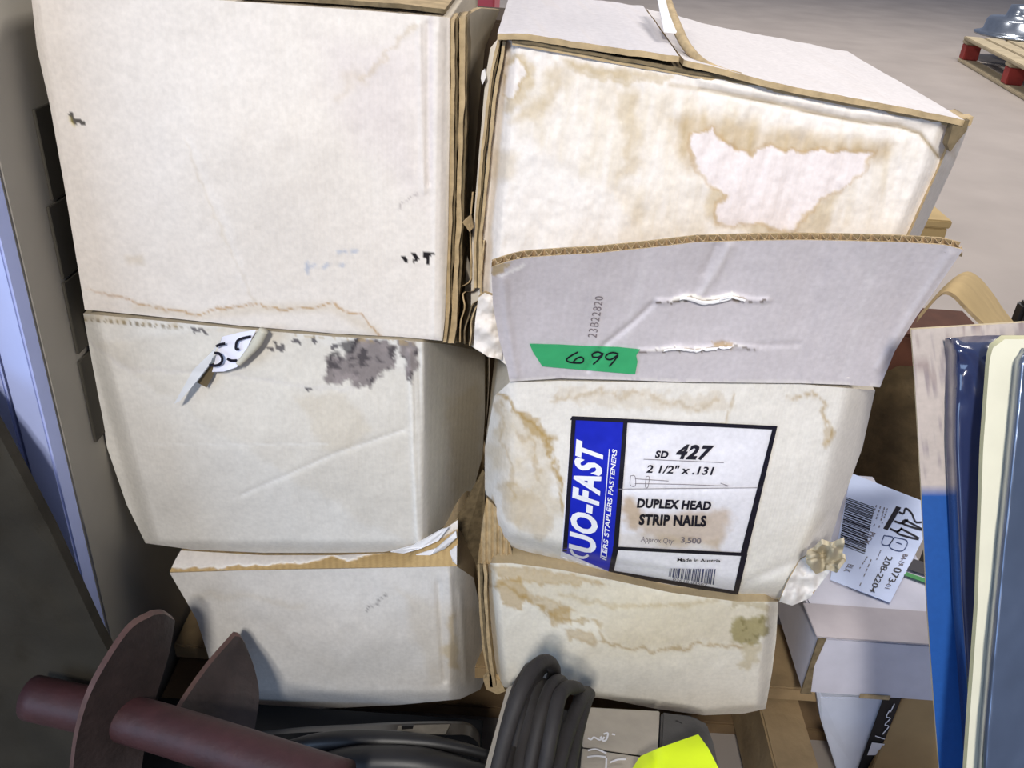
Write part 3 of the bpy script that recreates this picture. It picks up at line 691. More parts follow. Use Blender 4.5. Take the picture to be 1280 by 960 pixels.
lettering('Approx Qty:', LQ((444, 662), (600, 672), (604, 640), (450, 630)), T, INK_GREY, lab, .0)
lettering('3,500', LQ((630, 664), (724, 670), (728, 638), (634, 632)), T, INK_GREY, lab, .03)
lettering('Made in Austria', LQ((615, 746), (814, 750), (816, 736), (617, 730)), T, INK, lab, .02)
lettering('03610 03607', LQ((594, 834), (752, 862), (754, 850), (596, 822)), T, INK_GREY, lab, .0)
many_patches('rule', [LQ((460, 275), (830, 291), (830, 288), (460, 272)), LQ((346, 413), (986, 407), (986, 404), (346, 410))], T, INK_FAINT, lab, 20, 1)
bars = []; x = 577
rb = random.Random(4)
while x < 786:
    wd = rb.choice((3, 3, 5, 8)); k = (x - 577) / 212
    dy = 14 * k
    bars.append(LQ((x - 2 - 4 * k, 812 + 38 * k + 4), (x + wd - 2 - 4 * k, 812 + 38 * k + 5), (x + wd + 4, 778 + dy * .2), (x + 4, 778 + dy * .2))); x += wd + rb.choice((3, 4, 7))
many_patches('barcode', bars, T, mat('barcode_ink', (70, 74, 104), .6), lab, 1, 4)
nail = [[(400, 350), (420, 352), (422, 396), (398, 392), (400, 350)], [(420, 364), (575, 374)], [(420, 386), (640, 390), (850, 398)], [(472, 354), (486, 355), (480, 402), (468, 400), (472, 354)], [(815, 384), (852, 397)]]
strokes('nail_drawing', [[L(*a) for a in l] for l in nail], .8, T, INK_GREY, lab)

# raised front flap
FT = [(614, 334), (634, 327), (656, 322), (700, 319), (750, 316), (810, 310), (869, 303), (930, 301), (1000, 300), (1060, 301), (1130, 303), (1180, 306), (1204, 312)]
FB = [(637, 477), (700, 473), (780, 475), (870, 478), (1000, 479), (1060, 481), (1100, 484)]
FL = [(614, 334), (616, 380), (624, 425), (634, 460), (637, 477)]; FR = [(1204, 312), (1178, 350), (1146, 395), (1118, 440), (1100, 484)]
nu, nv = 230, 68
g = coons(FT, FB, FL, FR, nu, nv); px, py = g[..., 0], g[..., 1]
def topy(px): return np.interp(px, [p[0] for p in FT], [p[1] for p in FT])
def botl(px): return np.interp(px, [p[0] for p in FB], [p[1] for p in FB])
T1 = [(819, 377), (838, 377), (850, 373), (862, 371), (880, 376), (900, 374), (915, 370), (932, 374), (945, 376), (960, 375)]
T3 = [(800, 439), (830, 437), (850, 435), (870, 437), (893, 434), (916, 433), (945, 435)]
def YFl(px, py):
    tt = np.clip((py - topy(px)) / (botl(px) - topy(px)), -.1, 1.05)
    y = .546 + .044 * tt + .004 * np.sin(tt * 3.14)
    y = y - .012 * (np.clip((px - 640) / 540, 0, 1) - .45) ** 2 * 3 * (1 - tt)
    y = y + .0010 * fbm(px, py, 40, 3, 41) + .0010 * np.sin((px + .28 * py) / 60 * 3.1) * (1 - tt)
    y = y + crease(px, py, [(818, 378), (790, 404), (756, 431), (734, 462)], 3.5, .0024) + crease(px, py, T1, 3, -.0022) + crease(px, py, T3, 2.5, -.0018)
    y = y + crease(px, py, [(912, 308), (892, 345), (876, 368)], 5, -.0016) + crease(px, py, [(895, 308), (880, 340)], 5, .0014)
    y = y + crease(px, py, [(630, 350), (634, 400), (645, 470)], 5, -.002) + crease(px, py, [(1188, 318), (1140, 392), (1098, 460)], 5, -.0018)
    y = y + crease(px, py, [(1000, 430), (945, 432)], 3, .001)
    return y
def colFl(px, py):
    c = base_col(px, py, (206, 199, 202), .03, 21)
    c = blend(c, .35 * np.exp(-(dline(px, py, [(912, 308), (892, 345), (876, 368)]) / 4) ** 2), (230, 225, 226))
    for k, xx in enumerate((740, 800, 1030, 1085, 1130)):
        c = blend(c, .22 * np.exp(-(dline(px, py, [(xx + 12, 308), (xx - 30, 470)]) / 5) ** 2), (224, 220, 222) if k % 2 else (190, 184, 190))
    c = blend(c, .9 * (tide(px, py, T1, 4.2, 4, 7, 3) > .5) * sstep(835, 842, px) * sstep(935, 925, px), (236, 230, 220))
    c = blend(c, .8 * (tide(px, py, T3, 2.8, 4, 7, 3) > .5) * sstep(805, 812, px) * sstep(935, 925, px), (232, 226, 220))
    c = blend(c, .85 * (tide(px, py, [(x, y + 2) for x, y in T1], 1.0, 4, 7, 3) > .4), (84, 66, 50))
    c = blend(c, .7 * (tide(px, py, [(x, y + 1.5) for x, y in T3], .9, 4, 7, 3) > .4), (96, 80, 64))
    c = tan(c, .8 * sstep(2, -1, blot(px, py, [(915, 371), (930, 371), (930, 377), (917, 377)], jit=4, sc=5)), 1, (140, 112, 72))
    c = tan(c, .8 * sstep(2, -1, blot(px, py, [(890, 428), (916, 428), (914, 435), (892, 434)], jit=4, sc=5)), 1, (168, 138, 92))
    c = tan(c, .7 * sstep(2, -1, blot(px, py, [(614, 332), (640, 328), (622, 344), (615, 345)], jit=4, sc=5)), 1)
    c = blend(c, .8 * sstep(1, -1, blot(px, py, [(622, 345), (660, 327), (650, 336), (630, 346)], jit=3, sc=5)), (238, 234, 232))
    c = blend(c, .6 * sstep(-5, -1, py - botl(px)) * (fbm(px, py, 12, 3, 2) > -.3), (234, 228, 222))
    return c
G = PY(px, py, YFl(px, py))
nrm = np.array([0, .92, .38]); nrm /= np.linalg.norm(nrm)
fcol = colFl(px, py)
flap = slab('front_flap', G, nrm * .0007, FLAPB, cD, KRAFT, fcol)
flap['label'] = 'grey white flap raised in front of the carton above'
slab('flap_back_liner', G[:, ::5] + nrm * .0064, nrm * .0007, KRAFT, flap, KRAFT)
# fluting that shows along the flap's cut top edge
k = 900
e = resample(FT, k); ph = np.arange(k + 1) / k * 2 * math.pi * 46
top3 = PY(e[:, 0], e[:, 1], YFl(e[:, 0], e[:, 1])); low3 = PY(e[:, 0], e[:, 1] + 7, YFl(e[:, 0], e[:, 1] + 7))
off = (.0036 + .0025 * np.sin(ph))[:, None] * nrm
gg = np.stack([top3 + off, low3 + off], 0)
slab('fluting', gg, nrm * .0006, FLUTE, flap)
slab('fluting_floor', np.stack([low3 + nrm * .0012, low3 + nrm * .0060], 0)[:, ::6], np.array([0, .0, -.002]), KRAFT_D, flap)
# torn lips along the two slits
def sFl(eps): return lambda px, py: PY(px, py, YFl(np.asarray(px, float), np.asarray(py, float)) - eps)
for poly, h in ((T1[2:7], 5), (T1[5:8], 3.5), (T3[1:4], 3.5), (T3[3:6], 4.5)):
    p = resample(poly, 14, True); j = np.array([vnoise(np.array([i * .8]), np.array([h * 3.1]), 2)[0] for i in range(15)])
    lo = sFl(.0006)(p[:, 0], p[:, 1]); hi = sFl(.0045)(p[:, 0] - 1, p[:, 1] + h * (.7 + .5 * j))
    slab('torn_lip', np.stack([lo, .5 * (lo + hi) + np.array([0, -.0012, .0005]), hi], 0), np.array([0, .0006, 0]), PAPER, flap, KRAFT)
# stamped lot number
lettering('23B22820', [(600 + 466 / 3.2, 300 + 392 / 3.2), (600 + 494 / 3.2, 300 + 226 / 3.2), (600 + 461 / 3.2, 300 + 224 / 3.2), (600 + 430 / 3.2, 300 + 388 / 3.2)], sFl(.0008), mat('stamp_ink', (128, 118, 122), .8), flap, .0, name='lot_stamp', space=1.15)
# green tape with a handwritten number
tq = coons([(662, 430), (700, 431), (734, 433), (772, 434), (800, 437)], [(678, 458), (700, 460), (794, 468)], [(662, 430), (666, 440), (678, 458)], [(800, 437), (795, 444), (797, 452), (794, 468)], 30, 10)
tape = slab('tape_strip', sFl(.0016)(tq[..., 0], tq[..., 1]), np.array([0, .0006, 0]), GREEN, cD)
tape['label'] = 'green tape strip with handwritten number 699'
W_ = lambda l: [(600 + x / 3.2, 300 + y / 3.2) for x, y in l]
strokes('handwriting', [W_([(392, 448), (366, 462), (346, 478), (356, 488), (385, 492), (408, 490), (414, 476), (402, 468), (384, 476), (372, 490)]),
                        W_([(494, 456), (470, 448), (450, 456), (452, 468), (474, 468), (492, 456), (476, 476), (452, 498)]),
                        W_([(554, 456), (530, 450), (506, 460), (504, 474), (524, 478), (552, 460), (536, 484), (516, 506)])], 2.0, sFl(.0026), INK, tape)

# torn paper hanging off its lower right corner
g = coons([(1000, 700), (1030, 682), (1047, 684)], [(974, 752), (990, 757), (1012, 748)], [(1000, 700), (984, 728), (974, 752)], [(1047, 684), (1036, 716), (1012, 748)], 24, 30)
px, py = g[..., 0], g[..., 1]
slab('torn_paper', PY(px, py, .592 + .012 * fbm(px, py, 22, 3, 91) - .006 * sstep(1000, 1040, px)), np.array([0, .0015, 0]), BOARD, cD, KRAFT, base_col(px, py, (226, 221, 216), .05, 19))

# ---- the paper tag caught between the two left cartons
def sTag(px, py): return PY(px, py, YC(np.asarray(px, float), np.asarray(py, float)) - .006)
TG = lambda x, y: (210 + x / 8, 395 + y / 8)
R = root('paper_tag', 'torn white paper tag with black handwritten digits, caught under the upper left carton', 'tag', PY(270, 440, .58))
g = coons([TG(540, 210), TG(720, 165), TG(880, 140)], [TG(440, 560), TG(560, 555), TG(690, 510)], [TG(540, 210), TG(500, 330), TG(440, 560)], [TG(880, 140), TG(790, 320), TG(690, 510)], 20, 20)
sh = mat('tag_paper', (232, 232, 246), .6, var=.02)
Yt = YC(g[..., 0], g[..., 1]) - .0075 - .004 * np.linspace(0, 1, 21)[None, :] ** 2
slab('sheet', PY(g[..., 0], g[..., 1], Yt), np.array([0, .0005, 0]), sh, R)
curl = [TG(960, 140), TG(870, 290), TG(760, 420), TG(700, 480)]
tube('curled_edge', [PY(x, y, YC(x, y) - .0115) for x, y in curl], [.0036, .0040, .0030, .0022], mat('tag_back', (198, 194, 178), .7, var=.06), R, 10)
g = coons([TG(470, 330), TG(530, 215)], [TG(60, 880), TG(120, 850)], [TG(470, 330), TG(250, 540), TG(60, 880)], [TG(530, 215), TG(420, 480), TG(280, 660), TG(120, 850)], 8, 30)
slab('folded_strip', PY(g[..., 0], g[..., 1], YC(g[..., 0], g[..., 1]) - .010 - .006 * np.linspace(0, 1, 31)[:, None]), np.array([0, .0006, 0]), mat('tag_strip', (206, 206, 206), .6, var=.05), R)
prism('shaded_fold', [PY(x, y, YC(x, y) - .006) for x, y in (TG(430, 480), TG(490, 470), TG(440, 620), TG(385, 715), TG(290, 665))], (0, .0006, 0), mat('tag_brown', (96, 84, 62), .8), R)
sT = lambda px, py: PY(px, py, YC(np.asarray(px, float), np.asarray(py, float)) - .0125)
strokes('handwriting', [[TG(*a) for a in l] for l in ([(480, 305), (520, 285), (572, 275)], [(462, 370), (510, 375), (542, 420), (530, 470), (480, 495), (408, 490)], [(828, 205), (740, 225), (690, 255), (680, 330), (712, 330)], [(590, 425), (630, 445), (690, 445)])], 3.4, sT, INK, R)

# ================================================================ left side: framed panel and tarpaulin
R = root('frame_panel', 'tall pale framed panel standing upright left of the cartons', 'panel', (-.39, .75, 0))
xe = float(PY(60, 480, .552)[0])
GREY = mat('panel_grey', (160, 154, 142), .7, var=.06, nscale=10)
LILAC = mat('panel_lilac_white', (186, 198, 246), .45, var=.03)
box('side_board', (xe - .018, .5555, .002), (xe, 1.25, 1.3), GREY, R, .0015)
box('front_stile', (xe - .021, .537, 0), (xe - .0005, .555, 1.3), LILAC, R, .0015)
box('groove', (xe - .026, .548, 0), (xe - .0212, .60, 1.3), mat('groove_dark', (46, 44, 54), .7), R, .0005)
box('inner_stile', (xe - .045, .542, 0), (xe - .0262, .60, 1.3), LILAC, R, .0015)

def PX(px, py, X):
    dx, dy, dz = ray(px, py); t = X / dx
    return np.array([X, float(dy * t), float(H + dz * t)])
STEP_SHADE = mat('panel_step_shade', (70, 66, 58), .9, var=.1)  # thin dark plates stand in for the stepped shadows on the panel's inner face
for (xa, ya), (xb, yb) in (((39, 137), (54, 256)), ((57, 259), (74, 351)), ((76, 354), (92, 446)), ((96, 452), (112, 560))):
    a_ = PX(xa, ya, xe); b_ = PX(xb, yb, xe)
    box('shade_step', (xe + .0002, a_[1], b_[2]), (xe + .0024, 1.2, a_[2]), STEP_SHADE, R, .0004)
TARP = mat('dark_tarpaulin', (50, 46, 38), .9, var=.18, nscale=14, bump=.3, bscale=90)
g = coons([(-200, 200), (-60, 440), (0, 546)], [(-260, 1100), (0, 1060), (160, 1040)], [(-200, 200), (-240, 600), (-260, 1100)], [(0, 546), (62, 662), (122, 790), (150, 842), (160, 1040)], 50, 60)
px, py = g[..., 0], g[..., 1]
Yt = .506 - .0 * np.linspace(1, 0, 51)[None, :] ** .7 + .018 * fbm(px, py, 120, 4, 51) + .006 * np.sin((px * .5 - py * .3) / 26 + 3 * fbm(px, py, 200, 2, 9)) + .0 * py
slab('tarpaulin', PY(px, py, Yt), np.array([0, .01, 0]), TARP, None)
tag(bpy.data.objects['tarpaulin'], 'dark olive tarpaulin bundled in the lower left corner', 'tarpaulin')

# ================================================================ auger
RUST = mat('auger_red_paint', (60, 32, 34), .55, var=.25, nscale=45, bump=.25, bscale=160, spec=.5)
RUSTD = mat('auger_worn_steel', (46, 36, 34), .55, var=.25, nscale=60, bump=.3, bscale=200, spec=.5)
EDGE = mat('auger_bare_edge', (92, 70, 66), .45, var=.2, nscale=90)
R = root('earth_auger', 'dark red earth auger with two spiral blades in front of the lower left carton', 'auger', PY(240, 915, .47) * np.array([1, 1, 0]) + np.array([0, 0, .1]))
a0 = PY(40, 872, .475); a1 = PY(192, 908, .455); a2 = PY(430, 985, .41)
tube('shaft', [a0, a1, a2], [.0178, .0188, .0198], RUST, R, 24, True, True, 30)
g = coons([(192, 769), (206, 768), (219, 776)], [(80, 1040), (130, 1040), (168, 1030)], [(192, 769), (165, 785), (138, 822), (112, 870), (97, 920), (90, 970), (80, 1040)], [(219, 776), (212, 815), (200, 855), (190, 890), (180, 940), (168, 1030)], 24, 50, True)
ss = np.linspace(0, 1, 25)[None, :]; tt = np.linspace(0, 1, 51)[:, None]
Yb = .505 - .085 * tt ** .9 + .02 * ss * (1 - tt) - .025 * np.sin(3.14 * tt) * (1 - ss)
slab('spiral_blade', PY(g[..., 0], g[..., 1], Yb), np.array([-.004, .004, .001]), RUSTD, R, EDGE)
g = coons([(294, 795), (301, 797), (307, 806)], [(216, 900), (260, 920), (318, 914)], [(294, 795), (262, 832), (236, 868), (216, 900)], [(307, 806), (318, 835), (324, 870), (318, 914)], 20, 40, True)
ss = np.linspace(0, 1, 21)[None, :]; tt = np.linspace(0, 1, 41)[:, None]
Yb = .568 - .095 * tt + .03 * ss * tt
slab('spiral_blade', PY(g[..., 0], g[..., 1], Yb), np.array([-.003, .004, .001]), RUSTD, R, EDGE)

# dark metal bar tool lying below the lower left carton
BLK = mat('black_plastic', (26, 25, 26), .45, var=.2, nscale=60, spec=.5)
STEEL = mat('dull_steel', (120, 114, 104), .4, .7, var=.15, nscale=80)
R = root('bar_tool', 'black hand tool with a dull steel bar under the lower left carton', 'tool', PY(470, 935, .50) * np.array([1, 1, 0]) + np.array([0, 0, .13]))
up = [(320, 917), (380, 911), (440, 908), (500, 905), (560, 904), (584, 906), (597, 916), (600, 926)]
p = resample(up, 60, True); lowp = p + np.stack([0 * p[:, 0], np.interp(p[:, 0], [320, 480, 500, 560, 600], [3, 7, 14, 15, 12])], 1)
g = np.stack([PY(p[:, 0], p[:, 1], .53), PY(lowp[:, 0], lowp[:, 1], .515)], 0)
slab('bar', g, np.array([0, .012, -.012]), mat('dark_steel', (70, 66, 62), .4, .5, var=.2), R, BLK)
prism('clip_plate', [PY(x, y, Y) for x, y, Y in ((498, 907, .520), (563, 905, .520), (557, 918, .508), (494, 919, .508))], (0, .004, -.006), STEEL, R, .0005)
prism('slot', [PY(x, y, .512) for x, y in ((502, 908), (517, 907), (516, 911), (502, 912))], (0, .003, -.001), BLK, R)
tube('handle', [PY(x, y, Y) for x, y, Y in ((340, 940, .50), (400, 928, .50), (460, 925, .50), (530, 928, .50), (580, 936, .50), (610, 944, .50))], [.006, .008, .009, .008, .006, .004], BLK, R, 12)
tube('grip', [PY(x, y, Y) for x, y, Y in ((380, 975, .48), (430, 955, .48), (520, 955, .48), (610, 975, .48))], [.012, .014, .014, .012], BLK, R, 12)

# ================================================================ grey power tool, cord, yellow tape
CASE = mat('grey_casing', (170, 162, 150), .6, var=.08, nscale=50, bump=.15, bscale=250)
CASED = mat('dark_grey_cover', (76, 74, 74), .55, var=.12, nscale=60, bump=.15, bscale=250)
R = root('power_tool', 'grey cased power tool with a dark cover, wrapped by its cord', 'tool', PY(760, 930, .49) * np.array([1, 1, 0]) + np.array([0, 0, .05]))
tl = lambda q: [PY(x, y, Y) for x, y, Y in q]
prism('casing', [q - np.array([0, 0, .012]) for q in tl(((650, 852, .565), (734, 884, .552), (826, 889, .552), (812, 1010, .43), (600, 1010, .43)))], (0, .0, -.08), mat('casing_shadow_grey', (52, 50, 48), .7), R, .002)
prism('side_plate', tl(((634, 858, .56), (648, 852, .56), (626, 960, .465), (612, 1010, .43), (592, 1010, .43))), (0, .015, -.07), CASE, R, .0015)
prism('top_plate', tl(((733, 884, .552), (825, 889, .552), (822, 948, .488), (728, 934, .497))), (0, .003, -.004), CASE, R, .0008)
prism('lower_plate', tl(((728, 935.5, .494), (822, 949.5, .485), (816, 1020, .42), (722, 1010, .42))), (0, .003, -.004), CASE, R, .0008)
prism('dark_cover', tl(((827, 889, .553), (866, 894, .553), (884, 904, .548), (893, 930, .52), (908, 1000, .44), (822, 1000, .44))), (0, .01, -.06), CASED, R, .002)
prism('bolt_hole', tl(((840, 902, .541), (846, 900, .543), (853, 904, .540), (851, 908, .536), (843, 908, .536))), (0, .0006, -.001), BLK, R)
sPl = lambda px, py: PY(px, py, .552 - .0645 * (np.asarray(py, float) - 888) / 56 - .003)
CW = lambda l: [(600 + x / 4, 800 + y / 4) for x, y in l]
strokes('chalk_mark', [CW(l) for l in ([(540, 490), (555, 498), (570, 486), (600, 500), (608, 482), (600, 492)], [(618, 470), (640, 466), (630, 500), (612, 502), (622, 484)], [(660, 470), (676, 474)], [(540, 552), (580, 546), (632, 566)], [(536, 585), (580, 580), (630, 585)], [(650, 612), (690, 598), (730, 596)], [(632, 590), (630, 640)])], 2.2, sPl, WHITE_INK, R)
CORD = mat('black_rubber_cord', (50, 47, 46), .65, var=.12, nscale=70, spec=.3, bump=.15, bscale=300)
R = root('coiled_cable', 'thick black rubber cord coiled over the grey power tool', 'cord', PY(680, 900, .5) * np.array([1, 1, 0]) + np.array([0, 0, .1]))
CL = lambda l, Y: [PY(600 + x / 4, 800 + y / 4, YY) for (x, y), YY in zip(l, np.linspace(Y[0], Y[1], len(l)))]
cords = [
    ([(60, 760), (120, 520), (190, 300), (250, 170), (300, 115), (345, 110), (372, 150), (362, 190)], (.40, .545)),
    ([(130, 760), (170, 560), (215, 350), (260, 220), (300, 150), (330, 130)], (.41, .555)),
    ([(225, 760), (265, 560), (305, 380), (345, 260), (380, 210), (410, 215), (420, 260)], (.405, .525)),
    ([(175, 760), (215, 560), (265, 370), (295, 260), (318, 225), (345, 240)], (.40, .545)),
    ([(300, 780), (340, 560), (370, 400), (395, 290), (425, 245), (470, 238), (500, 262), (492, 320)], (.40, .525)),
    ([(350, 780), (400, 600), (450, 430), (500, 310), (535, 262)], (.39, .515)),
    ([(420, 790), (450, 620), (480, 480), (520, 330), (545, 270)], (.395, .52)),
    ([(90, 640), (140, 420), (190, 250), (232, 170), (246, 145)], (.43, .56)),
    ([(110, 770), (150, 600), (200, 470), (245, 330), (262, 250)], (.395, .53)),
]
for pts, Yr in cords: tube('cord_strand', CL(pts, Yr), .0056, CORD, R, 12)
yq = coons([(790, 962), (800, 946), (822, 936), (873, 918)], [(800, 1010), (860, 990), (905, 972)], [(790, 962), (795, 985), (800, 1010)], [(873, 918), (886, 936), (896, 956), (905, 972)], 24, 16)
px, py = yq[..., 0], yq[..., 1]
Yy = .552 - .0645 * (py - 888) / 56 - .012 - .004 * np.exp(-(dline(px, py, [(818, 936), (828, 1000)]) / 5) ** 2) - .002 * np.sin((px + py) / 9) * sstep(840, 815, px)
yt = slab('yellow_tape', PY(px, py, Yy), np.array([0, .0006, -.0004]), YELLOW, None)
tag(yt, 'bright fluorescent yellow tape stuck across the grey power tool', 'tape')

# ================================================================ right side boxes
WBOX = mat('white_box_board', (200, 198, 208), .7, var=.05, nscale=40, bump=.1)
WBOX2 = mat('grey_box_lip', (168, 160, 162), .75, var=.06, nscale=40)
YS = .62
f0 = PY(1025, 797, YS); f1 = PY(1215, 797, YS); b0 = PY(1027, 868, YS); b1 = PY(1190, 869, YS)
zt = float(f0[2]); zb = float(b0[2]); x0, x1 = float(f0[0]), float(f1[0])
R = root('small_carton', 'small white carton with a shipping label on top, right of the stack', 'carton', ((x0 + x1) / 2, .76, zb))
box('body', (x0, YS, zb + .0005), (x1, .90, zt), WBOX, R, .002)
prism('front_lip', [(x0 - .004, YS - .0015, zt + .0008), (x1, YS - .0015, zt + .0008), (x1, .664, zt + .0008), (x0 - .006, .664, zt + .0008)], (0, 0, .0018), WBOX2, R, .0005)
prism('worn_edge', [(x0 - .0015, YS - .001, z) for z in (zb, zb + .012, zt - .01, zt)] + [(x0 + .006, YS - .001, zt), (x0 + .003, YS - .001, (zt + zb) / 2), (x0 + .008, YS - .001, zb + .004), (x0 + .01, YS - .001, zb)], (0, .002, 0), KRAFT_D, R)
box('tear_scrap', (x1 - .085, YS - .0025, zb + .0008), (x1 - .055, YS - .0005, zb + .006), KRAFT, R, .0005)
sZ = lambda e: (lambda px, py: PZ(px, py, zt + .0008 + e))
SL = lambda x, y: (1030 + x * .18745, 580 + y * .1875)
LBLP = mat('shipping_label_paper', (200, 212, 240), .5, var=.03)
lq = [SL(430, 930), SL(100, 800), SL(170, 60), SL(690, 290)]
s_, t_ = np.meshgrid(np.linspace(0, 1, 9), np.linspace(0, 1, 9)); p = quadmap([SL(40, 770), SL(440, 925), SL(770, 290), SL(180, 60)], s_, t_)
sl = slab('shipping_label', sZ(.0012)(p[..., 0], p[..., 1]), np.array([0, 0, -.0005]), LBLP, R)
SQ = lambda *p: [SL(*a) for a in p]
sI = sZ(.0016)
lettering('208-2204', SQ((415, 612), (300, 845), (335, 862), (462, 620)), sI, INK, sl, .01)
lettering('BA-19-', SQ((528, 598), (488, 676), (520, 690), (562, 606)), sI, INK_GREY, sl, .02)
lettering('073', SQ((470, 685), (425, 780), (470, 790), (525, 700)), sI, INK, sl, .01)
lettering('-01', SQ((425, 785), (405, 825), (435, 832), (458, 792)), sI, INK_GREY, sl, .0)
lettering('PICK 1', SQ((310, 450), (245, 550), (280, 560), (345, 460)), sI, INK_GREY, sl, .01)
lettering('BLK', SQ((160, 665), (130, 715), (170, 725), (200, 675)), sI, INK_GREY, sl, .0)
strokes('marker_digits', [[SL(*a) for a in l] for l in ([(500, 320), (530, 330), (545, 295), (585, 330), (610, 385), (655, 388)], [(470, 380), (520, 395), (560, 370)], [(540, 372), (660, 440), (520, 395), (545, 372)], [(440, 430), (490, 450), (520, 425)], [(515, 430), (640, 502), (490, 462), (520, 430)])], 2.4, sI, INK, sl)
many_patches('black_bar', [SQ((395, 430), (425, 440), (515, 290), (482, 280))], sI, INK, sl)
strokes('stamp_box', [[SL(*a) for a in l] for l in ([(470, 488), (556, 514), (520, 580), (436, 552), (470, 488)], [(400, 476), (460, 490), (430, 540), (385, 530), (400, 476)], [(480, 520), (520, 535)])], 1.2, sI, mat('stamp_blue', (60, 76, 120), .7), sl)
lines_ = []
for a, b in (((360, 250), (300, 400)), ((385, 256), (330, 420)), ((410, 262), (365, 430)), ((430, 275), (385, 400)), ((330, 600), (235, 820)), ((300, 600), (235, 700)), ((385, 560), (350, 640)), ((270, 450), (240, 520))):
    for k in range(7):
        if (k * 7 + int(a[0])) % 5: lines_.append([SL(a[0] + (b[0] - a[0]) * (k + .1) / 7, a[1] + (b[1] - a[1]) * (k + .1) / 7), SL(a[0] + (b[0] - a[0]) * (k + .75) / 7, a[1] + (b[1] - a[1]) * (k + .75) / 7)])
strokes('small_print', lines_, 1.2, sI, INK_FAINT, sl)['kind'] = 'stuff'
bars = []; u = 0.
while u < .97:
    wd = rb.choice((.012, .018, .03)); A = lambda v, w_: SL(150 + (100 - 150) * v + w_ * (185 - 15 * v), 222 + (520 - 222) * v * 1.08 + w_ * (66 + 0 * v))
    bars.append([A(u, 0), A(u, 1), A(u + wd, 1), A(u + wd, 0)]); u += wd + rb.choice((.012, .02, .024))
many_patches('barcode', bars, sI, INK, sl, 2, 1)
many_patches('black_square', [SQ((555, 700), (685, 742), (690, 660), (597, 632))], sI, INK, sl)
many_patches('green_bar', [SQ((532, 740), (692, 798), (690, 768), (552, 720))], sI, mat('green_print', (40, 130, 60), .5), sl)

R = root('white_case', 'white flat case with a black printed strip under the small carton', 'case', PY(1060, 920, .53) * np.array([1, 1, 0]) + np.array([0, 0, .08]))
prism('body', [PY(x, y, Y) for x, y, Y in ((1012, 810, .645), (1027, 872, .642), (1122, 873, .642), (1078, 975, .642), (1050, 975, .642), (1026, 900, .643))], (0, .011, 0), mat('case_white', (198, 204, 220), .6, var=.04), R, .001)
sS = lambda px, py: PY(px, py, .6400)
many_patches('black_strip', [[(1064, 985), (1082, 985), (1127, 872), (1104, 872)]], sS, mat('strip_black', (24, 24, 30), .4), R, 4, 8)
sS2 = lambda px, py: PY(px, py, .6388)
strokes('strip_script', [[(1112, 888), (1108, 896), (1113, 898), (1106, 906), (1111, 908), (1103, 918)], [(1118, 880), (1113, 890)], [(1094, 920), (1106, 924)]], 1.3, sS2, WHITE_INK, R)
many_patches('white_gap', [[(1084, 944), (1099, 944), (1106, 930), (1090, 928)]], sS2, WHITE_INK, R)
prism('plywood_board', [PY(x, y, Y) for x, y, Y in ((1126, 873, .648), (1210, 873, .648), (1200, 985, .63), (1080, 985, .63))], (0, .012, 0), mat('plywood', (168, 140, 98), .8, var=.15, nscale=14, bump=.2), None, .001)
tag(bpy.data.objects['plywood_board'], 'light brown plywood offcut standing below the small white carton', 'board')
# crushed cardboard scrap between the stack and the small carton
g = coons([(1018, 690), (1028, 680), (1040, 684), (1056, 678)], [(1008, 704), (1020, 718), (1034, 712), (1046, 716)], [(1018, 690), (1010, 694), (1008, 704)], [(1056, 678), (1052, 696), (1058, 700), (1046, 716)], 26, 20)
px, py = g[..., 0], g[..., 1]
cs = slab('cardboard_scrap', PY(px, py, .566 - .020 * fbm(px, py, 13, 2, 61)), np.array([0, .004, .002]), mat('scrap_board', (186, 176, 152), .85, var=.15, nscale=60, bump=.3), None)
tag(cs, 'crumpled tan cardboard scrap wedged beside the middle right carton', 'scrap')

# ================================================================ blister packs on the right
R = root('blister_pack', 'blue backed blister card with a clear bubble leaning beside the small carton', 'blister pack', PY(1190, 930, .42) * np.array([1, 1, 0]) + np.array([0, 0, .08]))
def Yp(px, py): return .515 - .12 * (np.asarray(py, float) - 410) / 550
LEX = lambda y: np.interp(y, [412, 480, 600, 760, 900, 960, 1040], [1139, 1144, 1151, 1159, 1169, 1174, 1179])
ys = np.linspace(412, 1290, 60); xs = np.linspace(0, 1, 100)
px = LEX(ys)[:, None] + (1330 - LEX(ys)[:, None]) * xs[None, :] ; py = ys[:, None] - 12 * xs[None, :] * sstep(500, 412, ys)[:, None]
c = base_col(px, py, (184, 172, 164), .1, 31)
c = blend(c, .6 * sstep(.12, .35, fbm(px, py, 10, 4, 33)) * sstep(520, 440, py), (112, 90, 92))
c = blend(c, .5 * sstep(.2, .4, fbm(px, py, 8, 3, 36)), (120, 110, 120))
c = blend(c, (py > 611).astype(float), (30, 80, 150))
slab('backing_card', PY(px, py, Yp(px, py)), np.array([0, .002, 0]), mat_print('card_print', 10, .0, .45, .4), R, mat('card_edge', (186, 170, 140), .8), c)
def clear(name, rgb, rough=.12):
    m = mat(name, rgb, rough, 0, .05, 20, spec=.6, coat=.6); return m
BUB = clear('dark_navy_bubble', (34, 44, 80), .18)
g = coons([(1182, 424), (1220, 420), (1330, 420)], [(1234, 1280), (1270, 1280), (1330, 1280)], [(1182, 424), (1183, 560), (1192, 760), (1204, 930), (1234, 1280)], [(1330, 420), (1330, 1280)], 40, 120)
px, py = g[..., 0], g[..., 1]
edge = np.minimum(np.minimum((px - np.interp(py, [424, 560, 760, 930, 1030], [1182, 1183, 1192, 1204, 1214])) / 14, (py - 420) / 14), 1)
wr = .004 * np.sin((px * .55 - py * .32) / 7 + 2 * fbm(px, py, 30, 2, 3)) * sstep(560, 440, py)
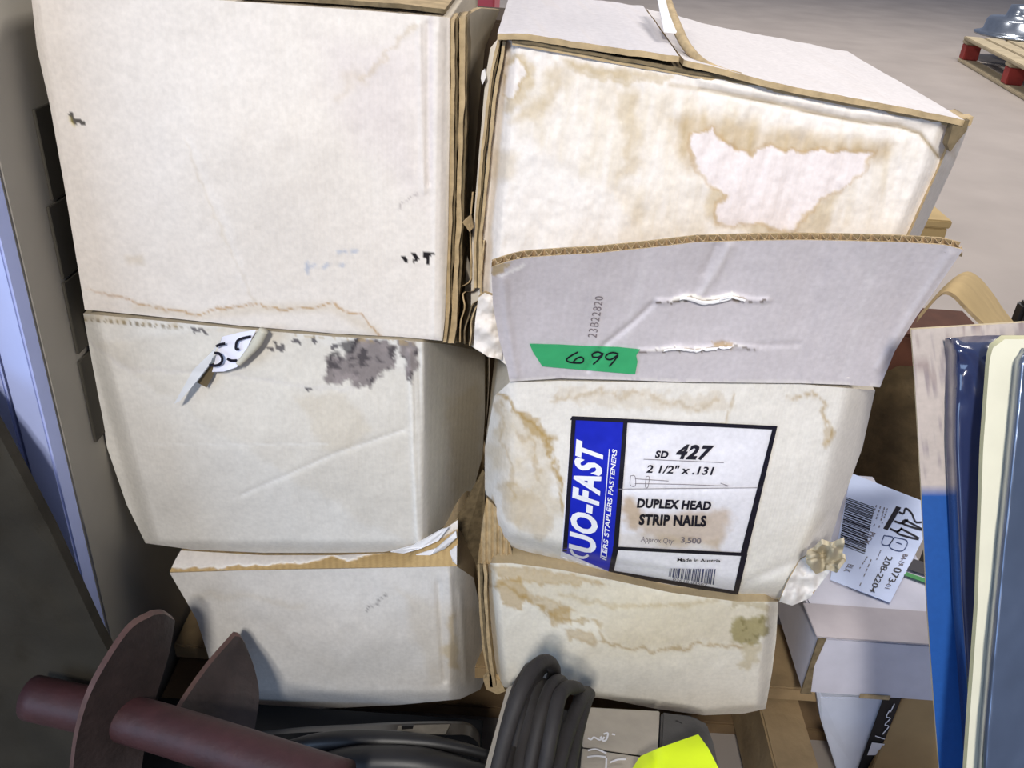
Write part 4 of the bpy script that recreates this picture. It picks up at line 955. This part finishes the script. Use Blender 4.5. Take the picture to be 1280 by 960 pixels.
slab('bubble', PY(px, py, Yp(px, py) - .004 - .016 * sstep(0, 1, edge) + wr), np.array([0, .001, 0]), BUB, R)
R = root('tray_pack', 'cream rimmed pack with a shiny steel blue tray at the right edge', 'blister pack', PY(1250, 930, .37) * np.array([1, 1, 0]) + np.array([0, 0, .08]))
def Yq(px, py): return .475 - .12 * (np.asarray(py, float) - 410) / 550
LX = lambda y: np.interp(y, [424, 432, 450, 560, 760, 900, 960, 1040], [1256, 1242, 1237, 1229, 1222, 1212, 1208, 1204])
ys = np.linspace(424, 1290, 80); px = LX(ys)[:, None] + (1360 - LX(ys)[:, None]) * xs[None, :]; py = ys[:, None] + 0 * px
slab('cream_rim', PY(px, py, Yq(px, py)), np.array([0, .005, 0]), mat('cream_card', (216, 212, 190), .6, var=.04), R, mat('cream_edge', (190, 186, 150), .7))
TRAY = mat('steel_blue_tray', (88, 100, 122), .25, .5, var=.10, nscale=26, spec=.6, coat=.4)
LX2 = lambda y: np.interp(y, [438, 452, 560, 760, 900, 960, 1040], [1278, 1268, 1258, 1238, 1226, 1222, 1216])
ys = np.linspace(436, 1290, 120); px = LX2(ys)[:, None] + (1370 - LX2(ys)[:, None]) * np.linspace(0, 1, 50)[None, :]; py = ys[:, None] + 0 * px
edge = np.clip(np.minimum((px - LX2(py)) / 11, (py - 436) / 10), 0, 1)
ridge = .003 * np.exp(-((px - LX2(py) - 5) / 3) ** 2)
slab('tray', PY(px, py, Yq(px, py) - .001 - .012 * sstep(0, 1, edge) - ridge + .0015 * fbm(px, py, 60, 3, 71)), np.array([0, .001, 0]), TRAY, R)

# ================================================================ things behind on the right
SACK = mat('burlap_brown', (86, 72, 50), .95, var=.25, nscale=60, bump=.5, bscale=300)
c0 = PY(1116, 515, 1.02); n1, n2 = 36, 24; V = []; Fc = []
for j in range(n2 + 1):
    for i in range(n1):
        th = 2 * math.pi * i / n1; ph = math.pi * j / n2 - math.pi / 2
        k = 1 + .10 * math.sin(3 * th + 2 * ph) + .07 * math.sin(5 * ph + th)
        V.append((c0[0] + .01 + .105 * k * math.cos(ph) * math.cos(th), c0[1] + .10 * k * math.cos(ph) * math.sin(th), max(c0[2] - .02 + .125 * k * math.sin(ph), DECK + .001)))
for j in range(n2):
    for i in range(n1): Fc.append([j * n1 + i, j * n1 + (i + 1) % n1, (j + 1) * n1 + (i + 1) % n1, (j + 1) * n1 + i])
sk = link('burlap_sack', V, Fc, SACK); tag(sk, 'dark brown rounded sack half hidden behind the middle right carton', 'sack')
KR2 = mat('kraft_plain', (172, 148, 104), .85, var=.1, nscale=30)
p0 = PY(1120, 277, 1.15); p1 = PY(1200, 277, 1.15)
R = root('kraft_box', 'small brown kraft box standing behind the raised flap', 'box', ((p0[0] + p1[0]) / 2, 1.2, 0))
zk = float(PY(1160, 293, 1.15)[2]); xk = float(PY(1197, 293, 1.15)[0])
box('body', (xk - .16, 1.18, .0), (xk, 1.24, zk), KR2, R, .002)
box('lid', (xk - .163, 1.177, zk + .0003), (xk + .002, 1.243, zk + .012), KR2, R, .002)
# bowed brown cardboard sheet
arc = [(1150, 392), (1180, 358), (1205, 340), (1222, 345), (1240, 365), (1255, 387), (1275, 412)]
p = resample(arc, 40, True)
inn = resample([(1148, 400), (1176, 368), (1190, 366), (1205, 380), (1220, 395), (1235, 409), (1248, 424)], 40, True)
g = np.stack([PY(p[:, 0], p[:, 1], .95), PY(.5 * (p[:, 0] + inn[:, 0]), .5 * (p[:, 1] + inn[:, 1]), .80), PY(inn[:, 0], inn[:, 1], .76)], 0)
cs = slab('bowed_cardboard', g, np.array([0, .002, -.004]), KR2, None, KRAFT); tag(cs, 'bowed brown cardboard sheet above the blue blister card', 'cardboard')
g0 = PY(1165, 408, .99)
rw = box('red_brown_block', (g0[0] - .10, g0[1] - .02, c0[2] + .085), g0 + np.array([.07, .07, -.005]), mat('red_brown_wood', (84, 50, 36), .8, var=.2), None, .004)
tag(rw, 'red brown wooden block lying on the sack below the bowed cardboard', 'block')
dk = box('black_case', PY(1264, 425, 1.0) * np.array([1, 1, 0]) + np.array([0, 0, .0]), PY(1264, 380, 1.0) + np.array([.15, .02, 0]), BLK, None, .004)
tag(dk, 'black case at the right edge behind the bowed cardboard', 'case')

# ---- far pallet with a metal lid on it
R = root('pallet', 'distant pallet with red painted blocks at the top right', 'pallet', PZ(1250, 90, 0.) * np.array([1, 1, 0]))
FW = mat('far_pallet_wood', (170, 156, 128), .8, var=.15, nscale=12)
RED = mat('red_block_paint', (150, 58, 52), .7, var=.15, nscale=20)
A0 = PZ(1196, 76, 0.0); B0 = PZ(1290, 132, 0.0)
d1 = (B0 - A0); L1 = np.linalg.norm(d1); d1 /= L1; d2 = np.array([-d1[1], d1[0], 0]); d2 = d2 if d2[0] > 0 else -d2
def obox(name, s0, s1, t0, t1, z0, z1, m, par, bev=.004):
    q = [A0 + d1 * s + d2 * t for s, t in ((s0, t0), (s1, t0), (s1, t1), (s0, t1))]
    q = [(a[0], a[1], z0) for a in q]
    return prism(name, q, (0, 0, z1 - z0), m, par, bev)
ZP = .15
for t0 in (0, .45, .9): obox('bottom_board', 0, L1 * 1.5, t0, t0 + .1, 0, .02, FW, R)
for s0 in (0, L1 * .60, L1 * 1.3):
    for t0 in (.005, .45, .9): obox('block', s0, s0 + .09, t0, t0 + .09, .0205, ZP - .0405, RED, R)
for s0 in (0, L1 * .60, L1 * 1.3): obox('stringer_board', s0, s0 + .09, 0, 1.0, ZP - .04, ZP - .0205, FW, R)
for k in range(8): obox('deck_board', 0, L1 * 1.5, .125 * k, .125 * k + .105, ZP - .02, ZP, FW, R)
cp = PZ(1270, 46, ZP); sc = .85
prof = [(.30, 0), (.305, .012), (.27, .02), (.245, .03), (.235, .09), (.22, .105), (.12, .11), (.11, .14), (.10, .18), (.0, .19)]
V = []; Fc = []; n1 = 40
for r, z in prof:
    for i in range(n1): V.append((cp[0] + r * sc * math.cos(2 * math.pi * i / n1), cp[1] + r * sc * math.sin(2 * math.pi * i / n1), ZP + z * 1.2 * sc + .001))
for j in range(len(prof) - 1):
    for i in range(n1): Fc.append([j * n1 + i, j * n1 + (i + 1) % n1, (j + 1) * n1 + (i + 1) % n1, (j + 1) * n1 + i])
Fc.append(list(range(n1))[::-1])
hb = link('metal_hub', V, Fc, mat('shiny_metal', (150, 156, 164), .22, .9, var=.08)); tag(hb, 'shiny metal hub lying on the distant pallet', 'hub')

# ---- coloured bins far behind the upper left carton
for k, (xa, xb, rgb, word) in enumerate(((505, 548, (92, 128, 196), 'pale blue'), (551, 562, (214, 214, 214), 'white'), (566, 592, (58, 84, 150), 'dark blue'), (594, 618, (178, 74, 86), 'red'))):
    a = PY(xa, 12, 1.9); b = PY(xb, 12, 1.9); z1 = float(PY(570, -14, 1.9)[2])
    R = root('storage_bin', f'{word} plastic bin far behind the upper left carton', 'bin', ((a[0] + b[0]) / 2, 2.0, 0), 'coloured bins in the background')
    mm = mat('bin_' + word.replace(' ', '_'), rgb, .4, var=.05)
    box('body', (a[0], 1.9, 0), (b[0], 2.15, z1), mm, R, .004)
    box('rim', (a[0] - .0004, 1.895, z1 + .0005), (b[0] + .0004, 2.155, z1 + .015), mm, R, .003)

bc = box('gap_shade_box', (-.16, .93, DECK + .001), (.02, 1.03, .735), mat('gap_shade_brown', (60, 48, 36), .9), None, .003)  # added box, coloured dark so the gap between the cartons reads as shade
tag(bc, 'added dark box standing for shade in the narrow gap between the two upper cartons', 'carton')

mt_ = box('ground_shade_mat', (-.334, .27, .1148), (-.005, .60, .121), mat('ground_shade_black', (18, 18, 19), .8, var=.2), None, .001)  # added black sheet in place of the deep shade below the carton
tag(mt_, 'added black mat standing for shade under the bar tool below the lower left carton', 'mat')
